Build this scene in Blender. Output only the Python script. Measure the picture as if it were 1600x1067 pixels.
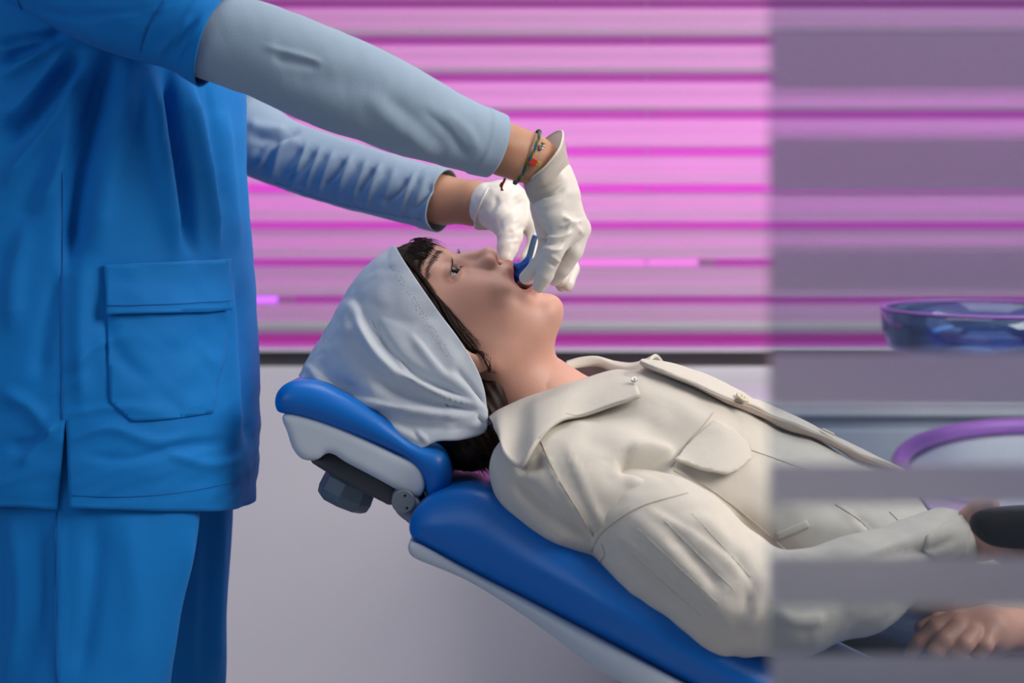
import bpy, bmesh, math, random
import numpy as np
from mathutils import Vector, Matrix
from mathutils.bvhtree import BVHTree
from mathutils.geometry import delaunay_2d_cdt

for o in list(bpy.data.objects):
    bpy.data.objects.remove(o)
SC = bpy.context.scene
COL = SC.collection
rng = np.random.default_rng(7)
random.seed(7)

# ------------------------------------------------------------------ camera, world, lights
D, S, HY, ZC = 2.0, 1400.0, 430.0, 1.035      # camera distance, px per metre at y=0, horizon row, camera height
cam_d = bpy.data.cameras.new('camera')
cam = bpy.data.objects.new('camera', cam_d)
COL.objects.link(cam)
cam.location = (0, -D, ZC)
cam.rotation_euler = (math.pi / 2, 0, 0)
cam_d.sensor_width = 36.0
cam_d.lens = 36.0 * D * S / 1600.0
cam_d.shift_y = -(533.5 - HY) / 1600.0
cam_d.dof.use_dof = True
cam_d.dof.focus_distance = D - 0.06
cam_d.dof.aperture_fstop = 3.6
cam_d.clip_start = 0.05
SC.camera = cam

SC.view_settings.view_transform = 'Standard'
SC.view_settings.look = 'None'
SC.view_settings.gamma = 1.0
SC.view_settings.exposure = 0.0
SC.view_settings.use_curve_mapping = False
SC.cycles.use_denoising = True
SC.cycles.max_bounces = 10
SC.cycles.transparent_max_bounces = 16
SC.cycles.caustics_reflective = False
SC.cycles.caustics_refractive = False

world = bpy.data.worlds.new('world')
SC.world = world
world.use_nodes = True
world.node_tree.nodes['Background'].inputs[0].default_value = (0.60, 0.68, 0.86, 1)
world.node_tree.nodes['Background'].inputs[1].default_value = 0.19


def area(name, loc, target, size, size_y, energy, color):
    l = bpy.data.lights.new(name, 'AREA')
    l.shape = 'RECTANGLE'
    l.size, l.size_y = size, size_y
    l.energy = energy
    l.color = color
    o = bpy.data.objects.new(name, l)
    COL.objects.link(o)
    o.location = loc
    d = Vector(target) - Vector(loc)
    o.rotation_euler = d.to_track_quat('-Z', 'Y').to_euler()
    return o


# a tall daylight window off to the right, plus added unseen fill lamps: one over the chair, a cool one behind the photographer's left
area('daylight_window_lamp', (1.95, -1.0, 2.35), (0.0, 0.0, 0.95), 1.4, 1.4, 74, (1.0, 0.94, 0.87))
area('overhead_fill_lamp', (0.35, 0.25, 2.62), (0.30, 0.1, 0.9), 1.2, 1.2, 17, (1.0, 0.96, 0.92))
area('cool_fill_lamp', (-2.6, -2.6, 2.0), (0.0, 0.2, 0.9), 1.8, 1.6, 19, (0.70, 0.84, 1.0))


# ------------------------------------------------------------------ helpers
def P(px, py, y=0.0):
    k = (D + y) / (D * S)
    return np.array([(px - 800.0) * k, y, ZC - (py - HY) * k])


def proj(V):
    V = np.asarray(V)
    k = D * S / (D + V[:, 1])
    return np.stack([800 + V[:, 0] * k, HY + (ZC - V[:, 2]) * k], 1)


def vnormals(V, F):
    N = np.zeros_like(V)
    F = np.asarray(F)
    a, b, c = V[F[:, 0]], V[F[:, 1]], V[F[:, 2]]
    fn = np.cross(b - a, c - a)
    if F.shape[1] == 4:
        d = V[F[:, 3]]
        fn = np.cross(c - a, d - b)
    for i in range(F.shape[1]):
        np.add.at(N, F[:, i], fn)
    return N / (np.linalg.norm(N, axis=1, keepdims=True) + 1e-12)


def mk(name, V, F, mat, parent=None, smooth=True, attrs=None):
    me = bpy.data.meshes.new(name)
    V = np.asarray(V, float)
    me.from_pydata(V.tolist(), [], [list(map(int, f)) for f in F])
    me.update()
    if smooth:
        me.polygons.foreach_set('use_smooth', [True] * len(me.polygons))
    if attrs:
        for k, v in attrs.items():
            at = me.attributes.new(k, 'FLOAT', 'POINT')
            at.data.foreach_set('value', np.asarray(v, np.float32))
    o = bpy.data.objects.new(name, me)
    COL.objects.link(o)
    if mat is not None:
        me.materials.append(mat)
    if parent is not None:
        o.parent = parent
    return o


def recalc(o):
    bm = bmesh.new()
    bm.from_mesh(o.data)
    bmesh.ops.recalc_face_normals(bm, faces=bm.faces)
    bm.to_mesh(o.data)
    bm.free()
    return o


def solid(o, t, offset=-1.0):
    m = o.modifiers.new('thickness', 'SOLIDIFY')
    m.thickness = t
    m.offset = offset
    return o


def bevel(o, w, seg=3, angle=30):
    m = o.modifiers.new('bevel', 'BEVEL')
    m.width = w
    m.segments = seg
    m.limit_method = 'ANGLE'
    m.angle_limit = math.radians(angle)
    m.harden_normals = False
    return o


def tag(o, label=None, cat=None, group=None, kind=None):
    if label:
        o['label'] = label
    if cat:
        o['category'] = cat
    if group:
        o['group'] = group
    if kind:
        o['kind'] = kind
    return o


def thing(name, loc, label, cat):
    o = bpy.data.objects.new(name, None)
    COL.objects.link(o)
    o.empty_display_size = 0.05
    # the root stays at the world origin so that parts keep world coordinates
    return tag(o, label, cat)


def join(parts):
    Vs, Fs, n = [], [], 0
    for V, F in parts:
        Vs.append(np.asarray(V))
        Fs += [[i + n for i in f] for f in np.asarray(F).tolist()]
        n += len(V)
    return np.concatenate(Vs), Fs


def union_all(base, others):
    """grow several closed meshes into one continuous surface"""
    for o in others:
        n0 = len(base.data.polygons)
        for solver in ('MANIFOLD', 'EXACT'):
            m = base.modifiers.new('grow', 'BOOLEAN')
            m.operation = 'UNION'
            m.object = o
            m.solver = solver
            bpy.context.view_layer.update()
            dg = bpy.context.evaluated_depsgraph_get()
            me = bpy.data.meshes.new_from_object(base.evaluated_get(dg))
            base.modifiers.clear()
            if len(me.polygons) != n0 and len(me.polygons) > 0.4 * n0:
                base.data = me
                break
            print('union', o.name, solver, n0, len(me.polygons))
        bpy.context.view_layer.update()
    for o in others:
        bpy.data.objects.remove(o)
    base.data.polygons.foreach_set('use_smooth', [True] * len(base.data.polygons))
    return base


# ---- signed distance fields
def smin(a, b, k):
    h = np.clip(0.5 + 0.5 * (b - a) / k, 0, 1)
    return b * (1 - h) + a * h - k * h * (1 - h)


def smax(a, b, k):
    return -smin(-a, -b, k)


def ell(p, c, r, R=None):
    q = p - np.asarray(c, np.float32)
    if R is not None:
        q = q @ np.asarray(R, np.float32).T
    r = np.asarray(r, np.float32)
    k0 = np.sqrt(((q / r) ** 2).sum(1)) + 1e-9
    k1 = np.sqrt(((q / (r * r)) ** 2).sum(1)) + 1e-9
    return k0 * (k0 - 1) / k1


def cone(p, a, b, ra, rb):
    a = np.asarray(a, np.float32)
    b = np.asarray(b, np.float32)
    pa = p - a
    ba = b - a
    h = np.clip(pa @ ba / (ba @ ba + 1e-12), 0, 1)
    return np.sqrt(((pa - h[:, None] * ba) ** 2).sum(1)) - (ra + (rb - ra) * h)


def chain(p, pts, rs, k=0.003):
    d = None
    for i in range(len(pts) - 1):
        e = cone(p, pts[i], pts[i + 1], rs[i], rs[i + 1])
        d = e if d is None else smin(d, e, k)
    return d


def surface_nets(f, lo, hi, res):
    lo = np.asarray(lo, float)
    hi = np.asarray(hi, float)
    n = np.ceil((hi - lo) / res).astype(int) + 1
    xs = [lo[i] + res * np.arange(n[i]) for i in range(3)]
    # coarse pass to skip empty space
    vals = np.empty(n, np.float32)
    step = max(1, int(4e5 // (n[1] * n[2])))
    Y, Z = np.meshgrid(xs[1], xs[2], indexing='ij')
    for i in range(0, n[0], step):
        xx = xs[0][i:i + step]
        pts = np.empty((len(xx), n[1], n[2], 3), np.float32)
        pts[..., 0] = xx[:, None, None]
        pts[..., 1] = Y
        pts[..., 2] = Z
        vals[i:i + step] = f(pts.reshape(-1, 3)).reshape(len(xx), n[1], n[2])
    ins = vals < 0
    c = [n[0] - 1, n[1] - 1, n[2] - 1]
    cnt = np.zeros(c, np.int8)
    acc = np.zeros(c + [3], np.float32)
    corners = [(i, j, k) for i in (0, 1) for j in (0, 1) for k in (0, 1)]

    def sl(a, o):
        return a[o[0]:o[0] + c[0], o[1]:o[1] + c[1], o[2]:o[2] + c[2]]
    for ax in range(3):
        for o0 in corners:
            if o0[ax]:
                continue
            o1 = list(o0)
            o1[ax] = 1
            v0, v1 = sl(vals, o0), sl(vals, o1)
            m = (v0 < 0) != (v1 < 0)
            t = np.where(m, v0 / np.where(m, v0 - v1, 1), 0)
            cnt += m
            for b in range(3):
                if b == ax:
                    acc[..., b] += t
                else:
                    acc[..., b] += m * o0[b]
    act = cnt > 0
    idx = np.full(c, -1, np.int64)
    idx[act] = np.arange(act.sum())
    cell = np.argwhere(act)
    V = lo + res * (cell + acc[act] / cnt[act][:, None])
    F = []
    for ax in range(3):
        b1, b2 = (ax + 1) % 3, (ax + 2) % 3
        s0 = [slice(0, n[i]) for i in range(3)]
        s1 = [slice(0, n[i]) for i in range(3)]
        s0[ax] = slice(0, n[ax] - 1)
        s1[ax] = slice(1, n[ax])
        a0, a1 = ins[tuple(s0)], ins[tuple(s1)]
        e = np.argwhere(a0 != a1)
        e = e[(e[:, b1] > 0) & (e[:, b2] > 0) & (e[:, b1] < n[b1] - 1) & (e[:, b2] < n[b2] - 1)]
        if not len(e):
            continue
        flip = ins[e[:, 0], e[:, 1], e[:, 2]]

        def g(d1, d2):
            q = e.copy()
            q[:, b1] -= d1
            q[:, b2] -= d2
            return idx[q[:, 0], q[:, 1], q[:, 2]]
        q = np.stack([g(1, 1), g(0, 1), g(0, 0), g(1, 0)], 1)
        q[~flip] = q[~flip][:, ::-1]
        F.append(q)
    F = np.concatenate(F)
    return V, F


def relax(V, F, it=2, lam=0.5):
    F = np.asarray(F)
    m = F.shape[1]
    for _ in range(it):
        A = np.zeros_like(V)
        C = np.zeros(len(V))
        for i in range(m):
            for j in (F[:, (i + 1) % m], F[:, (i - 1) % m]):
                np.add.at(A, F[:, i], V[j])
                np.add.at(C, F[:, i], 1)
        V = V + lam * (A / C[:, None] - V)
    return V


# ---- spline and loft helpers
def catmull(pts, n, closed=False):
    pts = np.asarray(pts, float)
    m = len(pts)
    if closed:
        ext = np.concatenate([pts[-1:], pts, pts[:2]])
        seg = m
    else:
        ext = np.concatenate([2 * pts[:1] - pts[1:2], pts, 2 * pts[-1:] - pts[-2:-1]])
        seg = m - 1
    # even spacing by chord length
    base = np.concatenate([pts, pts[:1]]) if closed else pts
    L = np.concatenate([[0], np.cumsum(np.linalg.norm(np.diff(base[:, :3], axis=0), axis=1) + 1e-9)])
    u = np.linspace(0, L[-1], n, endpoint=not closed)
    i = np.clip(np.searchsorted(L, u, 'right') - 1, 0, seg - 1)
    t = ((u - L[i]) / (L[i + 1] - L[i]))[:, None]
    p0, p1, p2, p3 = ext[i], ext[i + 1], ext[i + 2], ext[i + 3]
    return 0.5 * (2 * p1 + (p2 - p0) * t + (2 * p0 - 5 * p1 + 4 * p2 - p3) * t ** 2 + (3 * p1 - p0 - 3 * p2 + p3) * t ** 3)


def grid_faces(n, m, wrap=False):
    F = []
    mm = m if wrap else m - 1
    i, j = np.meshgrid(np.arange(n - 1), np.arange(mm), indexing='ij')
    i, j = i.ravel(), j.ravel()
    j2 = (j + 1) % m
    return np.stack([i * m + j, i * m + j2, (i + 1) * m + j2, (i + 1) * m + j], 1)


def tube(stations, n, m, depth=1.0):
    """stations: (px, py, y, radius_px[, depth ratio]); ring radius across the picture and in depth"""
    st = []
    for s in stations:
        px, py, y, r = s[:4]
        q = s[4] if len(s) > 4 else depth
        k = (D + y) / (D * S)
        st.append(list(P(px, py, y)) + [r * k, r * k * q])
    st = catmull(st, n)
    C, r1, r2 = st[:, :3], st[:, 3], st[:, 4]
    T = np.gradient(C, axis=0)
    T /= np.linalg.norm(T, axis=1, keepdims=True)
    side = np.array([0, -1.0, 0]) - T * (T @ np.array([0, -1.0, 0]))[:, None]
    side /= np.linalg.norm(side, axis=1, keepdims=True)
    up = np.cross(side, T)
    th = np.linspace(0, 2 * np.pi, m, endpoint=False)
    V = C[:, None] + r1[:, None, None] * np.cos(th)[None, :, None] * up[:, None] + r2[:, None, None] * np.sin(th)[None, :, None] * side[:, None]
    return V.reshape(-1, 3), grid_faces(n, m, True)


def outward(V, F, inside_axis=None):
    """flip faces so that they point away from the mean of each ring"""
    N = vnormals(V, F)
    c = V.mean(0)
    if ((V - c) * N).sum() < 0:
        F = np.asarray(F)[:, ::-1]
    return F


def polydist(q, poly):
    poly = np.asarray(poly, float)
    best = np.full(len(q), 1e9)
    bt = np.zeros(len(q))
    L = np.concatenate([[0], np.cumsum(np.linalg.norm(np.diff(poly, axis=0), axis=1))])
    sgn = np.zeros(len(q))
    for i in range(len(poly) - 1):
        a, b = poly[i], poly[i + 1]
        ab = b - a
        h = np.clip(((q - a) @ ab) / (ab @ ab), 0, 1)
        e = q - a - h[:, None] * ab
        d = np.linalg.norm(e, axis=1)
        u = d < best
        best[u] = d[u]
        bt[u] = (L[i] + h[u] * (L[i + 1] - L[i])) / L[-1]
        cr = ab[0] * e[:, 1] - ab[1] * e[:, 0]
        sgn[u] = np.sign(cr[u])
    return best, bt, sgn


def folds(V, F, specs, mask=None, taper=True):
    """relief on a garment: (polyline, width, amplitude[, skew]) with creases measured on the side that faces the chair's near side"""
    N = vnormals(V, F)
    q = proj(V)
    w = np.clip(-N[:, 1] * 2.2 + 0.25, 0, 1)
    if mask is not None:
        w = w * mask
    disp = np.zeros(len(V))
    for s in specs:
        pts, wd, amp = s[:3]
        skew = s[3] if len(s) > 3 else 0
        pl = catmull(np.asarray(pts, float), max(8, 4 * len(pts))) if len(pts) > 2 else np.asarray(pts, float)
        d, t, sg = polydist(q, pl)
        tp = np.clip(np.minimum(t, 1 - t) * 5 + 0.12, 0, 1) if taper else 1.0
        ww = wd * np.where(sg > 0, 1 + skew, 1 - skew)
        disp += amp * np.exp(-(d / ww) ** 2) * tp
    return V + N * (disp * w)[:, None]


def wnoise(V, freq, seed, stretch=(1, 1, 1), n=9):
    r = np.random.default_rng(seed)
    V = V * np.asarray(stretch)
    out = np.zeros(len(V))
    W = V + 0.35 / freq * np.stack([np.sin(V @ (r.normal(size=3) * freq) + r.uniform(0, 6)) for _ in range(3)], 1)
    for _ in range(n):
        k = r.normal(size=3)
        k *= freq * r.uniform(0.6, 1.7) / np.linalg.norm(k)
        out += np.sin(W @ k * 2.2 + r.uniform(0, 6.28))
    return out / n ** 0.5


def bvh(V, F):
    return BVHTree.FromPolygons([Vector(v) for v in np.asarray(V).tolist()], [list(map(int, f)) for f in F])


CAMP = Vector((0, -D, ZC))


def cast(tree, px, py):
    d = (Vector(P(px, py, 0)) - CAMP).normalized()
    h = tree.ray_cast(CAMP, d)
    if h[0] is None:
        # nearest surface point to the line
        best = None
        for t in np.linspace(1.6, 2.4, 17):
            r = tree.find_nearest(CAMP + d * t)
            if r[0] is not None and (best is None or r[3] < best[3]):
                best = r
        h = best
    n = h[1]
    if n.dot(d) > 0:
        n = -n
    return np.array(h[0]), np.array(n)


def patch(name, poly, tree, mat, parent, step=6, off=0.002, thick=0.002, smooth_poly=False, lift=None, wr=0.0, it=3):
    """a flat piece of cloth or plastic laid on the surface of another part"""
    poly = np.asarray(poly, float)
    if smooth_poly:
        poly = catmull(poly, len(poly) * 5, closed=True)
    B = []
    for i in range(len(poly)):
        a, b = poly[i], poly[(i + 1) % len(poly)]
        m = max(1, int(np.linalg.norm(b - a) / step))
        for j in range(m):
            B.append(a + (b - a) * j / m)
    nb = len(B)
    lo, hi = poly.min(0), poly.max(0)
    pts = [Vector(b) for b in B]
    gx = np.arange(lo[0] + step / 2, hi[0], step)
    gy = np.arange(lo[1] + step / 2, hi[1], step)
    Bn = np.array(B)
    for x in gx:
        for yy in gy:
            if np.min((Bn[:, 0] - x) ** 2 + (Bn[:, 1] - yy) ** 2) > (0.45 * step) ** 2:
                pts.append(Vector((x, yy)))
    edges = [(i, (i + 1) % nb) for i in range(nb)]
    vs, es, fs, _, _, _ = delaunay_2d_cdt(pts, edges, [], 1, 1e-4)
    V, Nn = [], []
    for v in vs:
        h, n = cast(tree, v.x, v.y)
        V.append(h)
        Nn.append(n)
    V, Nn = np.array(V), np.array(Nn)
    fs = np.array([f for f in fs if len(f) == 3])
    used = np.unique(fs)
    remap = np.full(len(vs), -1)
    remap[used] = np.arange(len(used))
    fs = remap[fs]
    V, Nn = V[used], Nn[used]
    vs = [vs[i] for i in used]
    Nn = relax(Nn, fs, 4)
    Nn /= np.linalg.norm(Nn, axis=1, keepdims=True)
    V = V + Nn * off
    if lift is not None:
        q = np.array([[v.x, v.y] for v in vs])
        V = V + Nn * lift(q)[:, None]
    if wr:
        V = V + Nn * (wnoise(V, 60, 3) * wr)[:, None]
    # faces towards the near side
    n = vnormals(V, fs)
    if (n * Nn).sum() < 0:
        fs = fs[:, ::-1]
    o = mk(name, V, fs, mat, parent)
    solid(o, thick, -1)
    return o


def ribbon(pts, w):
    """polygon of a strip of width w along a polyline"""
    pts = catmull(np.asarray(pts, float), max(6, 4 * len(pts))) if len(pts) > 2 else np.asarray(pts, float)
    t = np.gradient(pts, axis=0)
    t /= np.linalg.norm(t, axis=1, keepdims=True)
    n = np.stack([-t[:, 1], t[:, 0]], 1)
    return np.concatenate([pts + n * w / 2, (pts - n * w / 2)[::-1]])


def sweep(C, r, m=8, cap=True):
    """round cord along world points; r scalar or per point"""
    C = np.asarray(C, float)
    r = np.broadcast_to(np.asarray(r, float), (len(C),))
    T = np.gradient(C, axis=0)
    T /= np.linalg.norm(T, axis=1, keepdims=True) + 1e-12
    ref = np.array([0.3, 0.8, 0.52])
    s = np.cross(T, ref)
    s /= np.linalg.norm(s, axis=1, keepdims=True) + 1e-12
    u = np.cross(s, T)
    th = np.linspace(0, 2 * np.pi, m, endpoint=False)
    V = (C[:, None] + r[:, None, None] * (np.cos(th)[None, :, None] * s[:, None] + np.sin(th)[None, :, None] * u[:, None])).reshape(-1, 3)
    F = grid_faces(len(C), m, True).tolist()
    if cap:
        F.append(list(range(m))[::-1])
        F.append(list(range(len(V) - m, len(V))))
    return V, F


def cord(name, pts, tree, mat, parent, r=0.0008, off=0.0, n=None):
    pl = catmull(np.asarray(pts, float), n or max(10, 6 * len(pts))) if len(pts) > 2 else np.linspace(pts[0], pts[1], 14)
    C = []
    for q in pl:
        h, nn = cast(tree, q[0], q[1])
        C.append(h + nn * off)
    C = np.array(C)
    C[1:-1] = 0.5 * C[1:-1] + 0.25 * (C[2:] + C[:-2])
    V, F = sweep(C, r, 6)
    return mk(name, V, F, mat, parent)


def pillow(name, prof, y0, y1, r, mat, parent, yref=None, n=140, res=0.004, taper=None, smooth=True):
    """side profile (px) extruded across the chair with rounded rims"""
    yref = y0 if yref is None else yref
    W = np.array([P(q[0], q[1], q[2] if len(q) > 2 else yref) for q in prof])[:, [0, 2]]
    C = catmull(W, n, closed=True) if smooth else W
    pad = 3 * res
    lo, hi = C.min(0) - pad, C.max(0) + pad
    gx = np.arange(lo[0], hi[0] + res, res)
    gz = np.arange(lo[1], hi[1] + res, res)
    X, Z = np.meshgrid(gx, gz, indexing='ij')
    q = np.stack([X.ravel(), Z.ravel()], 1)
    d = np.full(len(q), 1e9)
    ins = np.zeros(len(q), bool)
    for i in range(len(C)):
        a, b = C[i], C[(i + 1) % len(C)]
        ab = b - a
        h = np.clip(((q - a) @ ab) / (ab @ ab + 1e-15), 0, 1)
        d = np.minimum(d, ((q - a - h[:, None] * ab) ** 2).sum(1))
        if a[1] != b[1]:
            c = ((a[1] > q[:, 1]) != (b[1] > q[:, 1])) & (q[:, 0] < (b[0] - a[0]) * (q[:, 1] - a[1]) / (b[1] - a[1]) + a[0])
            ins ^= c
    d = np.sqrt(d) * np.where(ins, -1, 1)
    d = d.reshape(len(gx), len(gz)).astype(np.float32)
    yc, hy = (y0 + y1) / 2, (y1 - y0) / 2

    def f(p):
        i = np.clip(np.rint((p[:, 0] - lo[0]) / res).astype(int), 0, len(gx) - 1)
        k = np.clip(np.rint((p[:, 2] - lo[1]) / res).astype(int), 0, len(gz) - 1)
        d2 = d[i, k]
        a = d2 + r
        b = np.abs(p[:, 1] - yc) - hy + r
        return np.sqrt(np.maximum(a, 0) ** 2 + np.maximum(b, 0) ** 2) + np.minimum(np.maximum(a, b), 0) - r
    V, F = surface_nets(f, (lo[0], y0 - pad, lo[1]), (gx[-1], y1 + pad, gz[-1]), res)
    V = relax(V, F, 2, 0.4)
    if taper:
        u = np.clip((V[:, 0] - taper[0]) / (taper[1] - taper[0]), 0, 1)
        u = u * u * (3 - 2 * u)
        V[:, 1] *= taper[2] + (1 - taper[2]) * u
    return mk(name, V, F, mat, parent)


def boxobj(name, lo, hi, mat, parent=None, bev=0.004):
    lo, hi = np.asarray(lo, float), np.asarray(hi, float)
    V = [[(lo, hi)[i][0], (lo, hi)[j][1], (lo, hi)[k][2]] for i in (0, 1) for j in (0, 1) for k in (0, 1)]
    F = [[0, 1, 3, 2], [4, 6, 7, 5], [0, 4, 5, 1], [2, 3, 7, 6], [0, 2, 6, 4], [1, 5, 7, 3]]
    o = mk(name, V, F, mat, parent, smooth=False)
    if bev:
        bevel(o, bev, 2)
    return o


def lathe(prof, center, n=64, tilt=None):
    """prof: list of (radius, z)"""
    th = np.linspace(0, 2 * np.pi, n, endpoint=False)
    V = np.array([[r * math.cos(t), r * math.sin(t), z] for r, z in prof for t in th])
    if tilt is not None:
        V = V @ np.array(tilt.to_3x3()).T
    V = V + np.asarray(center)
    return V, grid_faces(len(prof), n, True)


# ------------------------------------------------------------------ materials
def mat(name, color, rough=0.6, var=0.06, var_scale=30, bump=0.0, bump_scale=300, spec=0.5, sheen=0.0, sss=0.0, sss_r=(1, .3, .15),
        sss_scale=0.01, coat=0.0, weave=0.0, weave_scale=900, metallic=0.0, translucent=None, stretch=None):
    m = bpy.data.materials.new(name)
    m.use_nodes = True
    nt = m.node_tree
    nd = nt.nodes
    b = nd['Principled BSDF']
    tc = nd.new('ShaderNodeTexCoord')
    mp = nd.new('ShaderNodeMapping')
    nt.links.new(tc.outputs['Object'], mp.inputs[0])
    if stretch:
        mp.inputs['Scale'].default_value = stretch
    nz = nd.new('ShaderNodeTexNoise')
    nz.inputs['Scale'].default_value = var_scale
    nz.inputs['Detail'].default_value = 5
    nt.links.new(mp.outputs[0], nz.inputs['Vector'])
    mix = nd.new('ShaderNodeMix')
    mix.data_type = 'RGBA'
    c = np.array(color)
    mix.inputs[6].default_value = (*np.clip(c * (1 - var), 0, 1), 1)
    mix.inputs[7].default_value = (*np.clip(c * (1 + var), 0, 1), 1)
    nt.links.new(nz.outputs['Fac'], mix.inputs[0])
    nt.links.new(mix.outputs[2], b.inputs['Base Color'])
    b.inputs['Roughness'].default_value = rough
    b.inputs['Specular IOR Level'].default_value = spec
    b.inputs['Metallic'].default_value = metallic
    if sheen:
        b.inputs['Sheen Weight'].default_value = sheen
        b.inputs['Sheen Roughness'].default_value = 0.5
    if sss:
        b.inputs['Subsurface Weight'].default_value = sss
        b.inputs['Subsurface Radius'].default_value = sss_r
        b.inputs['Subsurface Scale'].default_value = sss_scale
    if coat:
        b.inputs['Coat Weight'].default_value = coat
    last = None
    if bump:
        n2 = nd.new('ShaderNodeTexNoise')
        n2.inputs['Scale'].default_value = bump_scale
        n2.inputs['Detail'].default_value = 4
        nt.links.new(mp.outputs[0], n2.inputs['Vector'])
        bp = nd.new('ShaderNodeBump')
        bp.inputs['Strength'].default_value = bump
        bp.inputs['Distance'].default_value = 0.002
        nt.links.new(n2.outputs['Fac'], bp.inputs['Height'])
        last = bp
    if weave:
        w1 = nd.new('ShaderNodeTexWave')
        w1.inputs['Scale'].default_value = weave_scale
        w1.bands_direction = 'DIAGONAL'
        nt.links.new(mp.outputs[0], w1.inputs['Vector'])
        bp = nd.new('ShaderNodeBump')
        bp.inputs['Strength'].default_value = weave
        bp.inputs['Distance'].default_value = 0.0006
        nt.links.new(w1.outputs['Fac'], bp.inputs['Height'])
        if last:
            nt.links.new(last.outputs[0], bp.inputs['Normal'])
        last = bp
    if last:
        nt.links.new(last.outputs[0], b.inputs['Normal'])
    if translucent:
        tr = nd.new('ShaderNodeBsdfTranslucent')
        tr.inputs[0].default_value = (*translucent[1], 1)
        ms = nd.new('ShaderNodeMixShader')
        ms.inputs[0].default_value = translucent[0]
        nt.links.new(b.outputs[0], ms.inputs[1])
        nt.links.new(tr.outputs[0], ms.inputs[2])
        nt.links.new(ms.outputs[0], nd['Material Output'].inputs[0])
    return m


def emit(name, color, strength):
    m = bpy.data.materials.new(name)
    m.use_nodes = True
    nd = m.node_tree.nodes
    nd.remove(nd['Principled BSDF'])
    e = nd.new('ShaderNodeEmission')
    e.inputs[0].default_value = (*color, 1)
    e.inputs[1].default_value = strength
    m.node_tree.links.new(e.outputs[0], nd['Material Output'].inputs[0])
    return m


def clearmat(name, tint, gloss=0.06, rough=0.02):
    m = bpy.data.materials.new(name)
    m.use_nodes = True
    nt = m.node_tree
    nd = nt.nodes
    nd.remove(nd['Principled BSDF'])
    t = nd.new('ShaderNodeBsdfTransparent')
    t.inputs[0].default_value = (*tint, 1)
    g = nd.new('ShaderNodeBsdfGlossy')
    g.inputs['Roughness'].default_value = rough
    fr = nd.new('ShaderNodeFresnel')
    fr.inputs[0].default_value = 1.45
    mul = nd.new('ShaderNodeMath')
    mul.operation = 'MULTIPLY_ADD'
    mul.inputs[1].default_value = 0.7
    mul.inputs[2].default_value = gloss
    nt.links.new(fr.outputs[0], mul.inputs[0])
    ms = nd.new('ShaderNodeMixShader')
    nt.links.new(mul.outputs[0], ms.inputs[0])
    nt.links.new(t.outputs[0], ms.inputs[1])
    nt.links.new(g.outputs[0], ms.inputs[2])
    nt.links.new(ms.outputs[0], nd['Material Output'].inputs[0])
    return m


def frostmat(name, tint, refl):
    m = bpy.data.materials.new(name)
    m.use_nodes = True
    nt = m.node_tree
    nd = nt.nodes
    nd.remove(nd['Principled BSDF'])
    t = nd.new('ShaderNodeBsdfTranslucent')
    t.inputs[0].default_value = (*tint, 1)
    r = nd.new('ShaderNodeBsdfRefraction')
    r.inputs['Color'].default_value = (*tint, 1)
    r.inputs['Roughness'].default_value = 0.75
    r.inputs['IOR'].default_value = 1.25
    g = nd.new('ShaderNodeBsdfDiffuse')
    g.inputs[0].default_value = (*refl, 1)
    m1 = nd.new('ShaderNodeMixShader')
    m1.inputs[0].default_value = 0.55
    m2 = nd.new('ShaderNodeMixShader')
    m2.inputs[0].default_value = 0.22
    nt.links.new(t.outputs[0], m1.inputs[1])
    nt.links.new(r.outputs[0], m1.inputs[2])
    nt.links.new(m1.outputs[0], m2.inputs[1])
    nt.links.new(g.outputs[0], m2.inputs[2])
    nt.links.new(m2.outputs[0], nd['Material Output'].inputs[0])
    return m


def attr_mix(m, attr, color, fac=1.0):
    """blend another pigment into the base colour where a point attribute says so"""
    nt = m.node_tree
    b = nt.nodes['Principled BSDF']
    src = b.inputs['Base Color'].links[0].from_socket
    a = nt.nodes.new('ShaderNodeAttribute')
    a.attribute_name = attr
    mx = nt.nodes.new('ShaderNodeMix')
    mx.data_type = 'RGBA'
    ml = nt.nodes.new('ShaderNodeMath')
    ml.operation = 'MULTIPLY'
    ml.inputs[1].default_value = fac
    nt.links.new(a.outputs['Fac'], ml.inputs[0])
    nt.links.new(ml.outputs[0], mx.inputs[0])
    nt.links.new(src, mx.inputs[6])
    mx.inputs[7].default_value = (*color, 1)
    nt.links.new(mx.outputs[2], b.inputs['Base Color'])


M = {}
M['scrub'] = mat('blue_scrub_cotton', (0.0, 0.19, 0.58), 0.72, 0.10, 14, bump=0.12, bump_scale=120, sheen=0.04, weave=0.12, spec=0.25)
M['sleeve'] = mat('grey_blue_jersey', (0.29, 0.385, 0.50), 0.85, 0.05, 60, bump=0.15, bump_scale=500, sheen=0.15, spec=0.2)
M['skin'] = mat('skin', (0.62, 0.34, 0.262), 0.48, 0.05, 40, bump=0.06, bump_scale=600, sss=0.35, sss_scale=0.006, spec=0.4)
attr_mix(M['skin'], 'lip', (0.42, 0.12, 0.11), 0.85)
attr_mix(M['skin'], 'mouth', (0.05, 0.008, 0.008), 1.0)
attr_mix(M['skin'], 'blush', (0.55, 0.22, 0.17), 0.55)
M['skin2'] = mat('tanned_skin', (0.46, 0.235, 0.145), 0.5, 0.07, 40, bump=0.08, bump_scale=500, sss=0.3, sss_scale=0.006, spec=0.4)
M['glove'] = mat('white_latex', (0.78, 0.73, 0.67), 0.42, 0.04, 40, bump=0.10, bump_scale=180, sss=0.25, sss_r=(.8, .5, .4), sss_scale=0.004, spec=0.5)
M['glove_thin'] = mat('thin_white_latex', (0.78, 0.73, 0.67), 0.42, 0.04, 40, spec=0.4, translucent=(0.45, (0.85, 0.80, 0.74)))
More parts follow.
